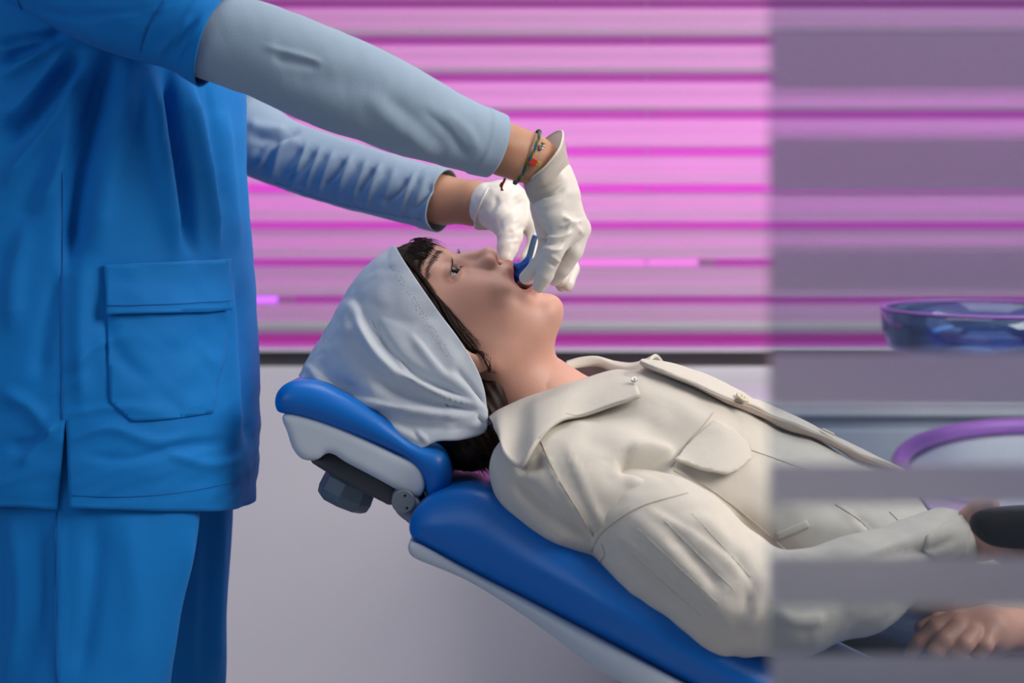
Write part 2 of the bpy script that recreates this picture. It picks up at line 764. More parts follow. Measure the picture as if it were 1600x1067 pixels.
M['drape'] = mat('white_nonwoven', (0.60, 0.65, 0.72), 0.85, 0.03, 60, bump=0.08, bump_scale=250, spec=0.15, translucent=(0.10, (0.7, 0.75, 0.8)))
M['jacket'] = mat('ecru_cotton', (0.62, 0.58, 0.52), 0.85, 0.035, 50, bump=0.10, bump_scale=220, weave=0.35, weave_scale=420, sheen=0.1, spec=0.2)
M['jacket_in'] = mat('ecru_facing', (0.60, 0.50, 0.45), 0.85, 0.03, 50, bump=0.1, bump_scale=220, spec=0.2)
M['seam'] = mat('ecru_seam_thread', (0.50, 0.45, 0.38), 0.9, 0.05, 80)
M['bluseam'] = mat('blue_seam_thread', (0.003, 0.12, 0.42), 0.9, 0.05, 80)
M['hair'] = mat('dark_brown_hair', (0.022, 0.010, 0.007), 0.55, 0.5, 260, spec=0.22)
M['brow'] = mat('brow_hair', (0.13, 0.07, 0.05), 0.6, 0.2, 200)
M['vinyl'] = mat('blue_vinyl', (0.0, 0.15, 0.57), 0.38, 0.04, 25, bump=0.10, bump_scale=500, spec=0.4, coat=0.05)
M['shell'] = mat('pale_grey_plastic', (0.50, 0.56, 0.64), 0.38, 0.02, 15, bump=0.04, bump_scale=700, spec=0.5)
M['bracket'] = mat('dark_grey_metal', (0.055, 0.058, 0.066), 0.5, 0.06, 40, bump=0.05, bump_scale=400)
M['steel'] = mat('grey_painted_metal', (0.20, 0.23, 0.27), 0.42, 0.05, 40, metallic=0.3)
M['knob'] = mat('slate_plastic', (0.10, 0.14, 0.185), 0.45, 0.05, 40)
M['black'] = mat('black_plastic', (0.003, 0.003, 0.004), 0.7, 0.1, 40, spec=0.15)
M['tool'] = mat('blue_tool_plastic', (0.008, 0.09, 0.50), 0.35, 0.04, 50)
M['toolrod'] = mat('slate_blue_rod', (0.10, 0.19, 0.32), 0.4, 0.04, 50)
M['darkrod'] = mat('dark_knurled_metal', (0.13, 0.11, 0.10), 0.45, 0.3, 700, metallic=0.4)
M['lilac'] = mat('lilac_knit', (0.36, 0.25, 0.45), 0.9, 0.06, 60, bump=0.2, bump_scale=300, sheen=0.2)
M['violet'] = mat('violet_plastic', (0.42, 0.16, 0.62), 0.4, 0.06, 20)
M['white'] = mat('white_enamel', (0.66, 0.70, 0.74), 0.35, 0.03, 20)
M['wall'] = mat('lilac_grey_paint', (0.68, 0.66, 0.72), 0.7, 0.03, 3, bump=0.05, bump_scale=200)
M['backwall'] = mat('magenta_lit_backing', (0.50, 0.22, 0.50), 0.7, 0.03, 3)  # white wall with the tubes' magenta glow put into its colour
M['floor'] = mat('grey_vinyl_floor', (0.42, 0.42, 0.45), 0.5, 0.06, 8, bump=0.05, bump_scale=100)
M['ceil'] = mat('white_ceiling', (0.8, 0.8, 0.8), 0.8, 0.02, 5)
M['slat'] = mat('white_slat', (0.60, 0.56, 0.62), 0.5, 0.02, 6, translucent=(0.52, (0.88, 0.72, 0.88)))
M['rail'] = mat('grey_rail', (0.42, 0.44, 0.46), 0.4, 0.03, 10)
M['darktrim'] = mat('dark_brown_trim', (0.15, 0.125, 0.13), 0.4, 0.15, 4)
M['button'] = mat('bone_button', (0.62, 0.55, 0.42), 0.4, 0.08, 200)
M['metalbtn'] = mat('nickel_snap', (0.55, 0.53, 0.50), 0.3, 0.05, 100, metallic=0.9)
M['eye'] = mat('eyeball', (0.62, 0.60, 0.64), 0.12, 0.02, 40, spec=0.4, coat=0.2)
M['iris'] = mat('iris', (0.012, 0.007, 0.005), 0.06, 0.2, 300, spec=0.3)
M['trousers'] = mat('patient_denim', (0.10, 0.11, 0.14), 0.85, 0.1, 60, weave=0.2)
M['red'] = mat('red_bead', (0.62, 0.04, 0.025), 0.35, 0.1, 200)
M['gold'] = mat('olive_gold_bead', (0.36, 0.30, 0.06), 0.35, 0.1, 200)
M['silver'] = mat('silver_bead', (0.62, 0.60, 0.58), 0.3, 0.1, 200, metallic=0.7)
for nm, c in (('teal', (0.01, 0.12, 0.20)), ('green', (0.05, 0.20, 0.04)), ('yellow', (0.50, 0.28, 0.03)), ('darkred', (0.22, 0.015, 0.012))):
    M[nm] = mat(nm + '_thread', c, 0.7, 0.2, 300, bump=0.4, bump_scale=900)

# ------------------------------------------------------------------ room
YB = 1.5
def structure(o):
    o['kind'] = 'structure'
    return o

structure(boxobj('floor', (-3.2, -3.2, -0.06), (3.2, 1.9, 0.0), M['floor'], bev=0))
structure(boxobj('ceiling', (-3.2, -3.2, 2.70), (3.2, 1.9, 2.76), M['ceil'], bev=0))
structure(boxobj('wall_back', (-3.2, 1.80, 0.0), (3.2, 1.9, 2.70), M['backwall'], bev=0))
zs = P(0, 573, 1.44)[2]
structure(boxobj('wall_lower', (-3.2, 1.44, 0.0), (3.2, 1.79, zs), M['wall'], bev=0.004))
structure(boxobj('wall_upper', (-3.2, 1.42, 1.75), (3.2, 1.79, 2.70), M['wall'], bev=0.004))
structure(boxobj('trim_1', (-3.2, 1.48, zs), (3.2, 1.79, P(0, 550, 1.48)[2]), M['darktrim'], bev=0))
structure(boxobj('trim_2', (-3.2, 1.43, P(0, 549.5, 1.43)[2]), (3.2, 1.79, P(0, 545.5, 1.43)[2]), M['white'], bev=0.001))

# window blind of wide slats with magenta light behind it
blind = thing('window_blind', (0, 0, 0), 'wide white horizontal slat blind glowing pink across the back wall', 'blind')
gaps = [5 + 57.9 * i for i in range(-5, 9)]
first = None
for g in gaps:
    prof = [(0.020, g + 5), (0.006, g + 7.5), (0.0, g + 12), (-0.001, g + 25), (0.0, g + 36), (-0.006, g + 40), (-0.013, g + 44.5), (-0.017, g + 49), (-0.014, g + 52), (-0.004, g + 52.6)]
    if first is None:
        V = []
        g0 = g
        for dy, q in prof:
            z = P(0, q, YB)[2]
            V += [[-2.6, YB + dy, z], [2.6, YB + dy, z]]
        n = len(prof)
        F = [[2 * i, 2 * i + 1, 2 * i + 3, 2 * i + 2] for i in range(n - 1)]
        first = recalc(mk('slat', V, F, M['slat'], blind))
    else:
        o = first.copy()
        COL.objects.link(o)
        o.parent = blind
        o.location.z = P(0, g, YB)[2] - P(0, g0, YB)[2]
boxobj('bottom_rail', (-2.6, YB - 0.02, P(0, 514, YB)[2]), (2.6, YB + 0.012, P(0, 503, YB)[2]), M['rail'], blind, 0.003)
boxobj('head_rail', (-2.6, YB - 0.03, P(0, gaps[0] + 4, YB)[2]), (2.6, YB + 0.03, P(0, gaps[0] - 40, YB)[2]), M['rail'], blind, 0.004)
for px in (330, 1010):
    V, F = sweep([P(px, gaps[0], YB + 0.03), P(px, 300, YB + 0.03), P(px, 510, YB + 0.03)], 0.0015, 6)
    mk('lift_cord', V, F, M['rail'], blind)

def light_tube(px0, px1, py, y, r, m, label):
    t = thing('light_tube', (0, 0, 0), label, 'lamp')
    a, b = P(px0, py, y), P(px1, py, y)
    V, F = sweep(np.linspace(a, b, 12), r, 14)
    mk('glowing_tube', V, F, m, t)
    for e, s in ((a, -1), (b, 1)):
        V, F = sweep([e + np.array([-.004 * s, 0, 0]), e + np.array([.02 * s, 0, 0]), e + np.array([.03 * s, 0, 0])], r * 1.12, 14)
        mk('end_cap', V, F, M['rail'], t)
    for f in (0.2, 0.8):
        c = a + (b - a) * f
        boxobj('wall_clip', c + np.array([-.008, r * .6, -.01]), c + np.array([.008, 1.80 - y, .01]), M['rail'], t, 0.002)

mag = emit('magenta_light', (1.0, 0.085, 0.80), 10.0)
mag2 = emit('violet_light', (0.55, 0.14, 1.0), 1.6)
light_tube(-700, 2500, 266, 1.68, 0.014, mag, 'long magenta light tube glowing behind the pink slat blind')
light_tube(860, 1093, 411, 1.66, 0.016, emit('soft_magenta_light', (1.0, 0.28, 0.9), 0.95), 'shorter magenta light tube low behind the pink slat blind')
light_tube(-300, 438, 470, 1.66, 0.010, mag2, 'violet light tube behind the blind next to blue tunic')
light_tube(-300, 1900, 531, 1.74, 0.009, emit('dim_magenta_light', (1.0, 0.10, 0.75), 0.35), 'dim magenta light tube just above the window ledge')

# ------------------------------------------------------------------ side cabinet and spittoon beyond the patient
cab = thing('side_cabinet', (0, 0, 0), 'low white side cabinet with worktop beyond the patient', 'cabinet')
c0, c1 = P(985, 624, 0.95), P(1900, 624, 0.95)
boxobj('body', (c0[0] + 0.02, 0.97, 0.06), (c1[0], 1.40, c0[2] - 0.03), M['shell'], cab, 0.004)
boxobj('worktop', (c0[0], 0.95, c0[2] - 0.03), (c1[0] + 0.02, 1.41, c0[2]), M['white'], cab, 0.006)
boxobj('plinth', (c0[0] + 0.04, 1.0, 0.0), (c1[0] - 0.02, 1.38, 0.06), M['bracket'], cab, 0.002)
for i in range(3):
    x0 = c0[0] + 0.03 + i * 0.27
    d = boxobj('door', (x0, 0.955, 0.09), (x0 + 0.255, 0.969, c0[2] - 0.05), M['shell'], cab, 0.003)
    boxobj('handle', (x0 + 0.21, 0.94, c0[2] - 0.2), (x0 + 0.222, 0.956, c0[2] - 0.09), M['steel'], d, 0.002)
# folded lilac cloth on the worktop
V, F = [], []
cl = P(1080, 600, 1.0)
n1, n2 = 24, 14
for i in range(n1):
    for j in range(n2):
        u, v = i / (n1 - 1) - .5, j / (n2 - 1) - .5
        h = 0.028 * (1 - (2 * abs(u)) ** 4) * (1 - (2 * abs(v)) ** 4) + 0.002 * math.sin(9 * u + 5 * v)
        V.append([cl[0] + u * 0.13, 1.05 + v * 0.14, c0[2] + 0.001 + max(h, 0)])
o = mk('folded_cloth', V, grid_faces(n1, n2), M['lilac'])
recalc(o)
tag(o, 'small folded lilac cloth lying on the white cabinet worktop', 'cloth')

sp = thing('spittoon_unit', (0, 0, 0), 'white spittoon unit with violet basin rim under the glass bowl', 'spittoon')
YS = 0.58
bc = P(1530, 482, YS)
YS = 0.58
zr = P(1690, 752, YS)
tb = Matrix.Rotation(math.radians(11), 3, 'X').to_4x4()
V, F = lathe([(0.0, -0.16), (0.10, -0.155), (0.20, -0.10), (0.245, -0.02), (0.25, 0.0), (0.235, -0.004), (0.19, -0.05), (0.06, -0.07), (0.0, -0.075)], (zr[0], YS, zr[2]), 72, tb)
recalc(mk('basin', V, F, M['white'], sp))
th = np.linspace(0, 2 * np.pi, 97)
for dz, rr, m_ in ((0.010, 0.013, 'violet'), (-0.014, 0.011, 'white')):
    C = np.stack([0.256 * np.cos(th), 0.256 * np.sin(th), np.full_like(th, dz)], 1) @ np.array(tb.to_3x3()).T + np.array([zr[0], YS, zr[2]])
    V, F = sweep(C, rr, 14, cap=False)
    mk('basin_rim', V, F, M[m_], sp)
V, F = lathe([(0.0, 0.0), (0.15, 0.0), (0.15, 0.03), (0.09, 0.05), (0.07, 0.1), (0.07, zr[2] - 0.13), (0.0, zr[2] - 0.13)], (zr[0], YS, 0), 48)
recalc(mk('column', V, F, M['white'], sp))
zb = P(0, 566, YS)[2]
V, F = lathe([(0.0, zb - 0.05), (0.03, zb - 0.05), (0.05, zb - 0.030), (0.052, zb - 0.014), (0.0, zb - 0.014)], (bc[0], YS, 0), 40)
recalc(mk('bowl_cradle', V, F, M['white'], sp))
C = catmull(np.array([[bc[0], YS, zb - .036], [bc[0] + .12, YS + .02, zb - .036], [zr[0] + .16, YS + .08, zb - .045], [zr[0] + .29, YS + .12, zb - .10], [zr[0] + .29, YS + .12, zr[2] - .1], [zr[0] + .14, YS + .06, zr[2] - .24], [zr[0], YS, zr[2] - .25]]), 60)
V, F = sweep(C, .018, 16)
mk('bowl_arm', V, F, M['white'], sp)

bowl = thing('glass_bowl', (0, 0, 0), 'round blue-tinted glass bowl with violet rim and white drain cap', 'bowl')
tl = Matrix.Rotation(math.radians(4.0), 3, 'X').to_4x4()
H = bc[2] - zb
V, F = lathe([(0.0, 0.0), (0.05, 0.0), (0.10, 0.006), (0.128, 0.020), (0.138, 0.045), (0.1405, H), (0.1355, H), (0.133, 0.046), (0.123, 0.025), (0.10, 0.013), (0.05, 0.008), (0.0, 0.008)], (bc[0], YS, zb), 96, tl)
recalc(mk('glass_body', V, F, clearmat('blue_glass', (0.50, 0.66, 0.88), 0.05, 0.03), bowl))
C = np.stack([0.138 * np.cos(th), 0.138 * np.sin(th), np.full_like(th, H)], 1) @ np.array(tl.to_3x3()).T + np.array([bc[0], YS, zb])
V, F = sweep(C, 0.0028, 10, cap=False)
mk('rim', V, F, M['violet'], bowl)
V, F = lathe([(0.0, 0.009), (0.036, 0.009), (0.037, 0.014), (0.030, 0.019), (0.0, 0.0205)], (P(1515, 547, YS)[0], YS, zb), 40, tl)
recalc(mk('drain_cap', V, F, M['white'], bowl))

# ------------------------------------------------------------------ glass partition with frosted bands, close to the photographer
YG = -1.08
gp = thing('glass_partition', (0, 0, 0), 'clear glass partition with horizontal frosted bands beside the chair', 'partition')
gx0 = P(1203, 500, YG)[0]
gx1 = gx0 + 0.95
boxobj('glass_pane', (gx0, YG, 0.03), (gx1, YG + 0.008, 2.2), clearmat('partition_glass', (0.80, 0.835, 0.87), 0.05, 0.05), gp, 0)
boxobj('floor_channel', (gx0 - 0.005, YG - 0.012, 0.0), (gx1, YG + 0.02, 0.04), M['steel'], gp, 0.002)
fm = frostmat('frosted_film', (0.80, 0.80, 0.86), (0.58, 0.58, 0.62))
clear = [(-30, 45), (143, 213), (303, 388), (457, 550), (635, 725), (787, 870), (945, 1022)]
for a in range(1, 12):
    clear.append((945 + 160 * a, 1022 + 160 * a))
for a in range(1, 14):
    clear.insert(0, (-30 - 161 * a, 45 - 161 * a))
for i in range(len(clear) - 1):
    z1, z0 = P(0, clear[i][1], YG)[2], P(0, clear[i + 1][0], YG)[2]
    if z0 < 0.05 or z1 > 2.18:
        continue
    y = YG - 0.0006
    mk('frosted_band', [[gx0 + .0004, y, z0], [gx1 - .001, y, z0], [gx1 - .001, y, z1], [gx0 + .0004, y, z1]], [[0, 1, 2, 3]], fm, gp, False)

# ------------------------------------------------------------------ dental chair
ch = thing('dental_chair', (0, 0, 0), 'reclined dental chair with blue vinyl cushions and pale grey shells', 'chair')
bk = pillow('back_cushion', [(638, 832, -0.140), (640, 812, -0.140), (652, 792, -0.140), (676, 774, -0.141), (716, 763, -0.147), (760, 768, -0.157), (800, 792, -0.168), (850, 826, -0.184), (940, 874, -0.210), (1050, 934, -0.225), (1165, 1000, -0.225), (1400, 1128, -0.225), (1560, 1212, -0.225), (1548, 1240, -0.225), (1500, 1262, -0.225), (1380, 1238, -0.225), (1180, 1128, -0.225), (1000, 1032, -0.221), (860, 958, -0.187), (740, 897, -0.152), (665, 857, -0.140), (644, 843, -0.140)],
            -0.255, 0.255, 0.045, M['vinyl'], ch, yref=-0.225, n=200, taper=(P(640, 0, -.14)[0], P(1050, 0, -.22)[0], .62))
bs = pillow('back_shell', [(637, 846, -0.140), (655, 848, -0.140), (740, 893, -0.152), (860, 954, -0.187), (1000, 1028, -0.221), (1180, 1124, -0.225), (1380, 1236, -0.225), (1500, 1268, -0.225), (1480, 1300, -0.225), (1340, 1262, -0.225), (1150, 1158, -0.225), (1010, 1084, -0.223), (930, 1040, -0.207), (830, 968, -0.178), (735, 908, -0.151), (650, 872, -0.140), (638, 858, -0.140)],
            -0.245, 0.245, 0.010, M['shell'], ch, yref=-0.235, n=220, taper=(P(640, 0, -.14)[0], P(1050, 0, -.22)[0], .62))
# headrest
pillow('headrest_cushion', [(429, 632), (431, 616), (442, 602), (462, 594), (500, 598), (545, 618), (600, 650), (646, 686), (674, 698), (694, 706), (705, 730), (704, 758), (690, 774), (668, 776), (660, 750), (640, 722), (600, 700), (540, 676), (490, 658), (450, 648), (434, 644)],
       -0.118, 0.118, 0.020, M['vinyl'], ch, yref=-0.10, n=180)
hs = pillow('headrest_shell', [(440, 650), (456, 646), (490, 654), (530, 668), (580, 690), (622, 710), (648, 722), (662, 738), (665, 760), (655, 777), (640, 776), (620, 765), (580, 743), (540, 722), (522, 710), (510, 708), (500, 716), (486, 720), (470, 716), (457, 700), (449, 676)],
            -0.112, 0.112, 0.006, M['shell'], ch, yref=-0.105, n=200, res=0.003)
pillow('headrest_bracket', [(482, 721), (500, 716), (518, 708), (560, 728), (612, 756), (622, 770), (612, 792), (598, 786), (540, 756)], -0.07, 0.07, 0.005, M['bracket'], ch, yref=-0.07, n=90)
# locking knob, faceted
ka, kb = P(549, 750, -0.02), P(532, 789, -0.02)
ax = (kb - ka) / np.linalg.norm(kb - ka)
s1 = np.cross(ax, [0, 1, 0]); s1 /= np.linalg.norm(s1)
s2 = np.cross(ax, s1)
V = []
prof = [(0.0, 0.0), (0.026, 0.0), (0.029, 0.002), (0.030, 0.018), (0.0285, 0.026), (0.023, 0.030), (0.0, 0.030)]
nk = 8
for r, t in prof:
    for i in range(nk):
        a = 2 * math.pi * (i + 0.12) / nk
        V.append(ka + ax * t + s1 * r * math.cos(a) * 1.05 + s2 * r * math.sin(a))
o = recalc(mk('locking_knob', V, grid_faces(len(prof), nk, True), M['knob'], ch, smooth=False))
bevel(o, 0.0012, 2, 20)
V, F = sweep(np.array([ka - ax * 0.02, ka, ka + ax * 0.004]), 0.009, 14)
mk('knob_stem', V, F, M['black'], o)
# hinge and link
pillow('headrest_link', [(612, 772), (630, 764), (650, 775), (668, 800), (690, 835), (665, 850), (640, 820), (618, 800)], -0.112, -0.04, 0.004, M['steel'], ch, yref=-0.110, n=60, res=0.003)
hc = P(630, 784, -0.120)
V, F = lathe([(0.0, 0.0), (0.0115, 0.0), (0.0125, 0.001), (0.0125, 0.012), (0.0, 0.012)], (0, 0, 0), 40)
V = V[:, [0, 2, 1]] + hc
o = recalc(mk('hinge_disc', V, F, M['steel'], ch, smooth=False))
bevel(o, 0.0006, 2)
for dx, dz in ((0.002, 0.0065), (0.004, -0.0065)):
    V, F = lathe([(0.0, 0.0), (0.0012, 0.0), (0.0012, 0.002), (0.0, 0.002)], (0, 0, 0), 12)
    mk('pin_hole', V[:, [0, 2, 1]] + hc + np.array([dx, -0.0006, dz]), F, M['black'], o)
pillow('rear_hinge_block', [(640, 778), (664, 774), (690, 800), (720, 850), (690, 860), (660, 830)], -0.05, 0.05, 0.004, M['black'], ch, yref=-0.05, n=60)
# seat, leg rest and pedestal below the picture
zc0 = 0.50
def slab(name, x0, x1, z0, z1, hw, m_):
    prof = [(x0, z0), (x0, z1), (x0 + .03, z1 + .012), (x1 - .03, z1 + .012), (x1, z1), (x1, z0)]
    px = [(800 + x * S, HY + (ZC - z) * S) for x, z in prof]
    return pillow(name, px, -hw, hw, 0.03, m_, ch, yref=0.0, n=90)
slab('seat_cushion', 0.56, 1.06, 0.36, 0.46, 0.27, M['vinyl'])
slab('leg_cushion', 1.05, 1.72, 0.36, 0.45, 0.22, M['vinyl'])
slab('seat_shell', 0.40, 1.68, 0.30, 0.37, 0.24, M['shell'])
boxobj('pedestal', (0.55, -0.16, 0.03), (0.92, 0.16, 0.32), M['shell'], ch, 0.03)
boxobj('base_plate', (0.30, -0.26, 0.0), (1.25, 0.26, 0.04), M['shell'], ch, 0.015)

# ------------------------------------------------------------------ patient: head in its own frame (a down the face, b forward, w to the near side), mm
HO = P(707, 396, 0.0)
HA = np.array([0.898, 0.0, -0.440])
HB = np.array([0.440, 0.0, 0.898])
HW = np.array([0.0, -1.0, 0.0])
YAW = math.radians(11)
PIV = np.array([0.0, -95.0, 0.0])


def h2w(L, yaw=YAW):
    L = np.asarray(L, float).reshape(-1, 3) - PIV
    c, s = math.cos(yaw), math.sin(yaw)
    b = L[:, 1] * c - L[:, 2] * s
    w = L[:, 1] * s + L[:, 2] * c
    a = L[:, 0]
    b = b + PIV[1]
    a = a + PIV[0]
    return HO + (a[:, None] * HA + b[:, None] * HB + w[:, None] * HW) / 1000.0


def w2h(X, yaw=YAW):
    X = np.asarray(X, float).reshape(-1, 3) - HO
    a, b, w = X @ HA * 1000, X @ HB * 1000, X @ HW * 1000
    c, s = math.cos(yaw), math.sin(yaw)
    b = b - PIV[1]
    return np.stack([a, b * c + w * s + PIV[1], -b * s + w * c], 1)


def hp(px, py):
    """picture point on the face's mid-plane -> (a, b) in mm"""
    dx, dy = px - 707, py - 396
    return (0.898 * dx + 0.44 * dy) / 1.4, (0.44 * dx - 0.898 * dy) / 1.4


EYE = np.array([11.0, -15.8, 30.5])


def skull(p):
    q = p.copy()
    q[:, 2] = np.abs(q[:, 2])
    d = ell(q, (-8, -97, 0), (69, 93, 74))
    d = smin(d, ell(q, (30, -62, 0), (74, 60, 64)), 22)
    d = smin(d, ell(q, (60, -55, 0), (60, 52, 58)), 20)
    return d


def head(p, ear=True):
    q = p.copy()
    q[:, 2] = np.abs(q[:, 2])
    d = skull(p)
    # jaw, chin, neck
    d = smin(d, ell(q, (92, -48, 0), (40, 46, 48)), 18)
    d = smin(d, cone(q, (119, -14, 10), (92, -76, 49), 16, 15), 16)
    d = smin(d, ell(q, (123, -10, 0), (18, 19.5, 19)), 11)
    d = smin(d, ell(q, (112, -40, 0), (33, 36, 36)), 14)
    d = smin(d, cone(q, (70, -70, 0), (222, -146, 0), 50, 59), 18)
    # forehead and brow
    d = smin(d, ell(q, (-24, -58, 0), (36, 54, 56)), 14)
    d = smin(d, cone(q, (-9, -11, 8), (-7, -20, 36), 8.5, 8), 12)
    # cheeks
    d = smin(d, ell(q, (46, -34, 38), (28, 26, 22)), 14)
    d = smin(d, ell(q, (66, -21, 26), (38, 27, 27)), 20)
    # eye sockets and lids
    d = smax(d, -ell(q, (11, 3, 29.5), (10.0, 11, 17)), 9)
    d = smin(d, ell(q, EYE, (13.6, 13.3, 15.5)), 4)
    # nose
    n = cone(q, (2, -7, 0), (36, 14.4, 0), 6.5, 9.2)
    n = smin(n, ell(q, (38.5, 15.8, 0), (10.2, 10.8, 10.6)), 5)
    n = smin(n, ell(q, (41.5, 10.5, 11.2), (9.8, 10.5, 7.6)), 4)
    n = smin(n, cone(q, (14, -6, 6), (36, 2, 12), 6, 7), 8)
    d = smin(d, n, 6)
    d = smin(d, cone(q, (50, 9, 0), (44, 18, 0), 4.2, 4.2), 3)
    # upper lip and mouth
    d = smin(d, ell(q, (60, 4.0, 0), (12, 16.5, 25)), 8)
    d = smin(d, chain(q, [(61.5, 18.8, 0), (66, 14, 11), (77, 2.5, 21), (84, -3, 24.5)], [5.2, 5.0, 4.2, 3.0], 3), 4)
    d = smin(d, chain(q, [(100, 7, 0), (97, 5, 11), (89, -1, 20), (84, -3, 24.5)], [5.6, 5.2, 4.0, 3.0], 3), 5)
    d = smax(d, -ell(q, (82, 8, 0), (13.5, 30, 20.5)), 3.0)
    d = smax(d, -cone(q, (47.5, 21.5, 6.4), (52.5, 13.0, 9.0), 2.6, 3.8), 1.2)
    # eye opening
    r_ = q - np.asarray(EYE, np.float32)
    phi = np.arctan2(r_[:, 2], r_[:, 1] + 1e-6)
    g = np.abs(r_[:, 0] - 0.10 * r_[:, 2] - 0.4) - 4.6 * np.clip(np.cos((phi - 0.10) * 1.02), -1, 1)
    g = np.maximum(g, np.sqrt((r_ ** 2).sum(1)) - 18.0)
    d = smax(d, -g, 0.9)
    # ear
    if not ear:
        return d
    e = ell(q, (54, -87, 71), (30, 16, 7))
    e = smin(e, ell(q, (80, -80, 69.5), (11, 9.5, 6.5)), 6)
    e = smax(e, -ell(q, (52, -85, 79), (20, 9, 7)), 3)
    d = smin(d, e, 5)
    return d


HV, HF = surface_nets(head, (-90, -206, -86), (292, 34, 86), 2.1)
HV = relax(HV, HF, 1, 0.35)
q_ = HV.copy()
q_[:, 2] = np.abs(q_[:, 2])
lipd = np.minimum(chain(q_, [(62, 20, 0), (66.5, 15, 11), (77, 3.0, 21), (84, -3, 24.5)], [0, 0, 0, 0], .1),
                  chain(q_, [(98, 9, 0), (95, 7, 11), (88, 0, 20), (84, -3, 24.5)], [0, 0, 0, 0], .1))
a_lip = np.clip((8.0 - lipd) / 3.0, 0, 1)
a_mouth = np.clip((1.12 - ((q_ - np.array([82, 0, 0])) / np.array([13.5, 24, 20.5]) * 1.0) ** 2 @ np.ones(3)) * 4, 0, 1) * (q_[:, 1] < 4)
a_blush = np.clip(1.4 - np.linalg.norm((q_ - np.array([48, -18, 42])) / np.array([30, 30, 24]), axis=1), 0, 1) * 0.6 \
    + np.clip(1.2 - np.linalg.norm((q_ - np.array([41, 14, 4])) / np.array([13, 14, 14]), axis=1), 0, 1) * 0.6 \
    + np.clip(1.2 - np.linalg.norm((q_ - np.array([12, -20, 34])) / np.array([14, 18, 18]), axis=1), 0, 1) * 0.5

pat = thing('person', (0, 0, 0), 'patient lying back in dental chair, ecru jacket, white head cover, mouth open', 'person')

# ---- patient body under the clothes, with hands
def handsdf(palm, fingers, k=0.006):
    def f(p):
        d = None
        for a, b, ra, rb in palm:
            e = cone(p, a, b, ra, rb)
            d = e if d is None else smin(d, e, 0.012)
        g = None
        for pts, rs in fingers:
            e = chain(p, pts, rs, 0.0025)
            g = e if g is None else smin(g, e, 0.0012)
        return smin(d, g, k) if g is not None else d
    return f


def hand_mesh(palm, fingers, res=0.0016, pad=0.02, k=0.006):
    """palm: list of ((px,py,y),(px,py,y),ra,rb) ; fingers: list of (points, radii)"""
    pl = [(P(*a), P(*b), ra, rb) for a, b, ra, rb in palm]
    fg = [([P(*q) for q in pts], rs) for pts, rs in fingers]
    allp = np.array([x for a in pl for x in a[:2]] + [x for f_ in fg for x in f_[0]])
    f = handsdf(pl, fg, k)
    V, F = surface_nets(f, allp.min(0) - pad, allp.max(0) + pad, res)
    return relax(V, F, 2, 0.5), F


# near hand resting beside the hip, far hand on the belly
nearhand = hand_mesh([((1500, 985, -.19), (1545, 985, -.185), .019, .023), ((1545, 985, -.185), (1600, 982, -.15), .023, .022), ((1500, 980, -.17), (1475, 985, -.16), .017, .013)],
                     [([(1490, 970, -.19), (1460, 982, -.20), (1436, 1003, -.20), (1422, 1022, -.195)], [.0105, .0095, .0085, .007]),
                      ([(1496, 982, -.205), (1476, 1000, -.215), (1462, 1016, -.215), (1472, 1028, -.21)], [.0105, .0095, .0085, .007]),
                      ([(1520, 990, -.208), (1508, 1006, -.22), (1496, 1022, -.218), (1508, 1032, -.21)], [.0100, .009, .008, .007]),
                      ([(1545, 992, -.205), (1540, 1008, -.215), (1530, 1022, -.213), (1524, 1030, -.208)], [.009, .008, .007, .006]),
                      ([(1500, 972, -.165), (1466, 972, -.155), (1440, 982, -.155)], [.012, .010, .008])], 0.002)
farhand = hand_mesh([((1490, 836, -0.180), (1530, 836, -0.190), .022, .024), ((1530, 836, -0.190), (1560, 840, -0.200), .023, .018)],
                    [([(1555, 818, -0.210), (1585, 816, -0.220), (1605, 826, -0.230), (1612, 840, -0.235)], [.0095, .009, .008, .007]),
                     ([(1560, 836, -0.220), (1592, 840, -0.235), (1612, 850, -0.240), (1618, 864, -0.240)], [.0095, .009, .008, .007]),
                     ([(1558, 848, -0.220), (1585, 858, -0.235), (1602, 870, -0.240), (1606, 882, -0.240)], [.0095, .009, .008, .007]),
                     ([(1550, 858, -0.215), (1572, 870, -0.230), (1585, 882, -0.235), (1588, 890, -0.235)], [.0085, .008, .007, .006]),
                     ([(1510, 813, -0.200), (1530, 793, -0.210), (1550, 788, -0.220)], [.0115, .010, .008])], 0.002)


def patbody(p):
    d = ell(p, P(1010, 730, 0), (0.17, 0.13, 0.075))
    d = smin(d, cone(p, P(1000, 735, 0), P(1600, 1010, 0), 0.075, 0.085), 0.05)
    d = smin(d, cone(p, h2w([[130, -95, 0]])[0], P(960, 715, 0), 0.046, 0.06), 0.03)
    for s in (-1, 1):
        d = smin(d, cone(p, P(890, 695, 0), P(905, 745, s * .13), .045, .036), .03)
        d = smin(d, chain(p, [P(925, 775, s * .15), P(1120, 900, s * .215), P(1130, 905, s * .215)], [.036, .036, .034]), .02)
    d = smin(d, chain(p, [P(1125, 905, -.215), P(1320, 918, -.225), P(1498, 838, -.18)], [.036, .030, .021], .01), .01)
    d = smin(d, chain(p, [P(1125, 905, .215), P(1640, 1000, .12), P(1690, 985, -.04), P(1600, 982, -.15)], [.036, .030, .026, .021], .01), .01)
    for s in (-1, 1):
        d = smin(d, chain(p, [P(1600, 1020, s * .07), np.array([1.02, s * .09, 0.56]), np.array([1.45, s * .08, 0.50])], [.085, .062, .045], .02), .03)
        d = smin(d, cone(p, (1.45, s * .08, .50), (1.50, s * .09, .62), .04, .03), .02)
    return d


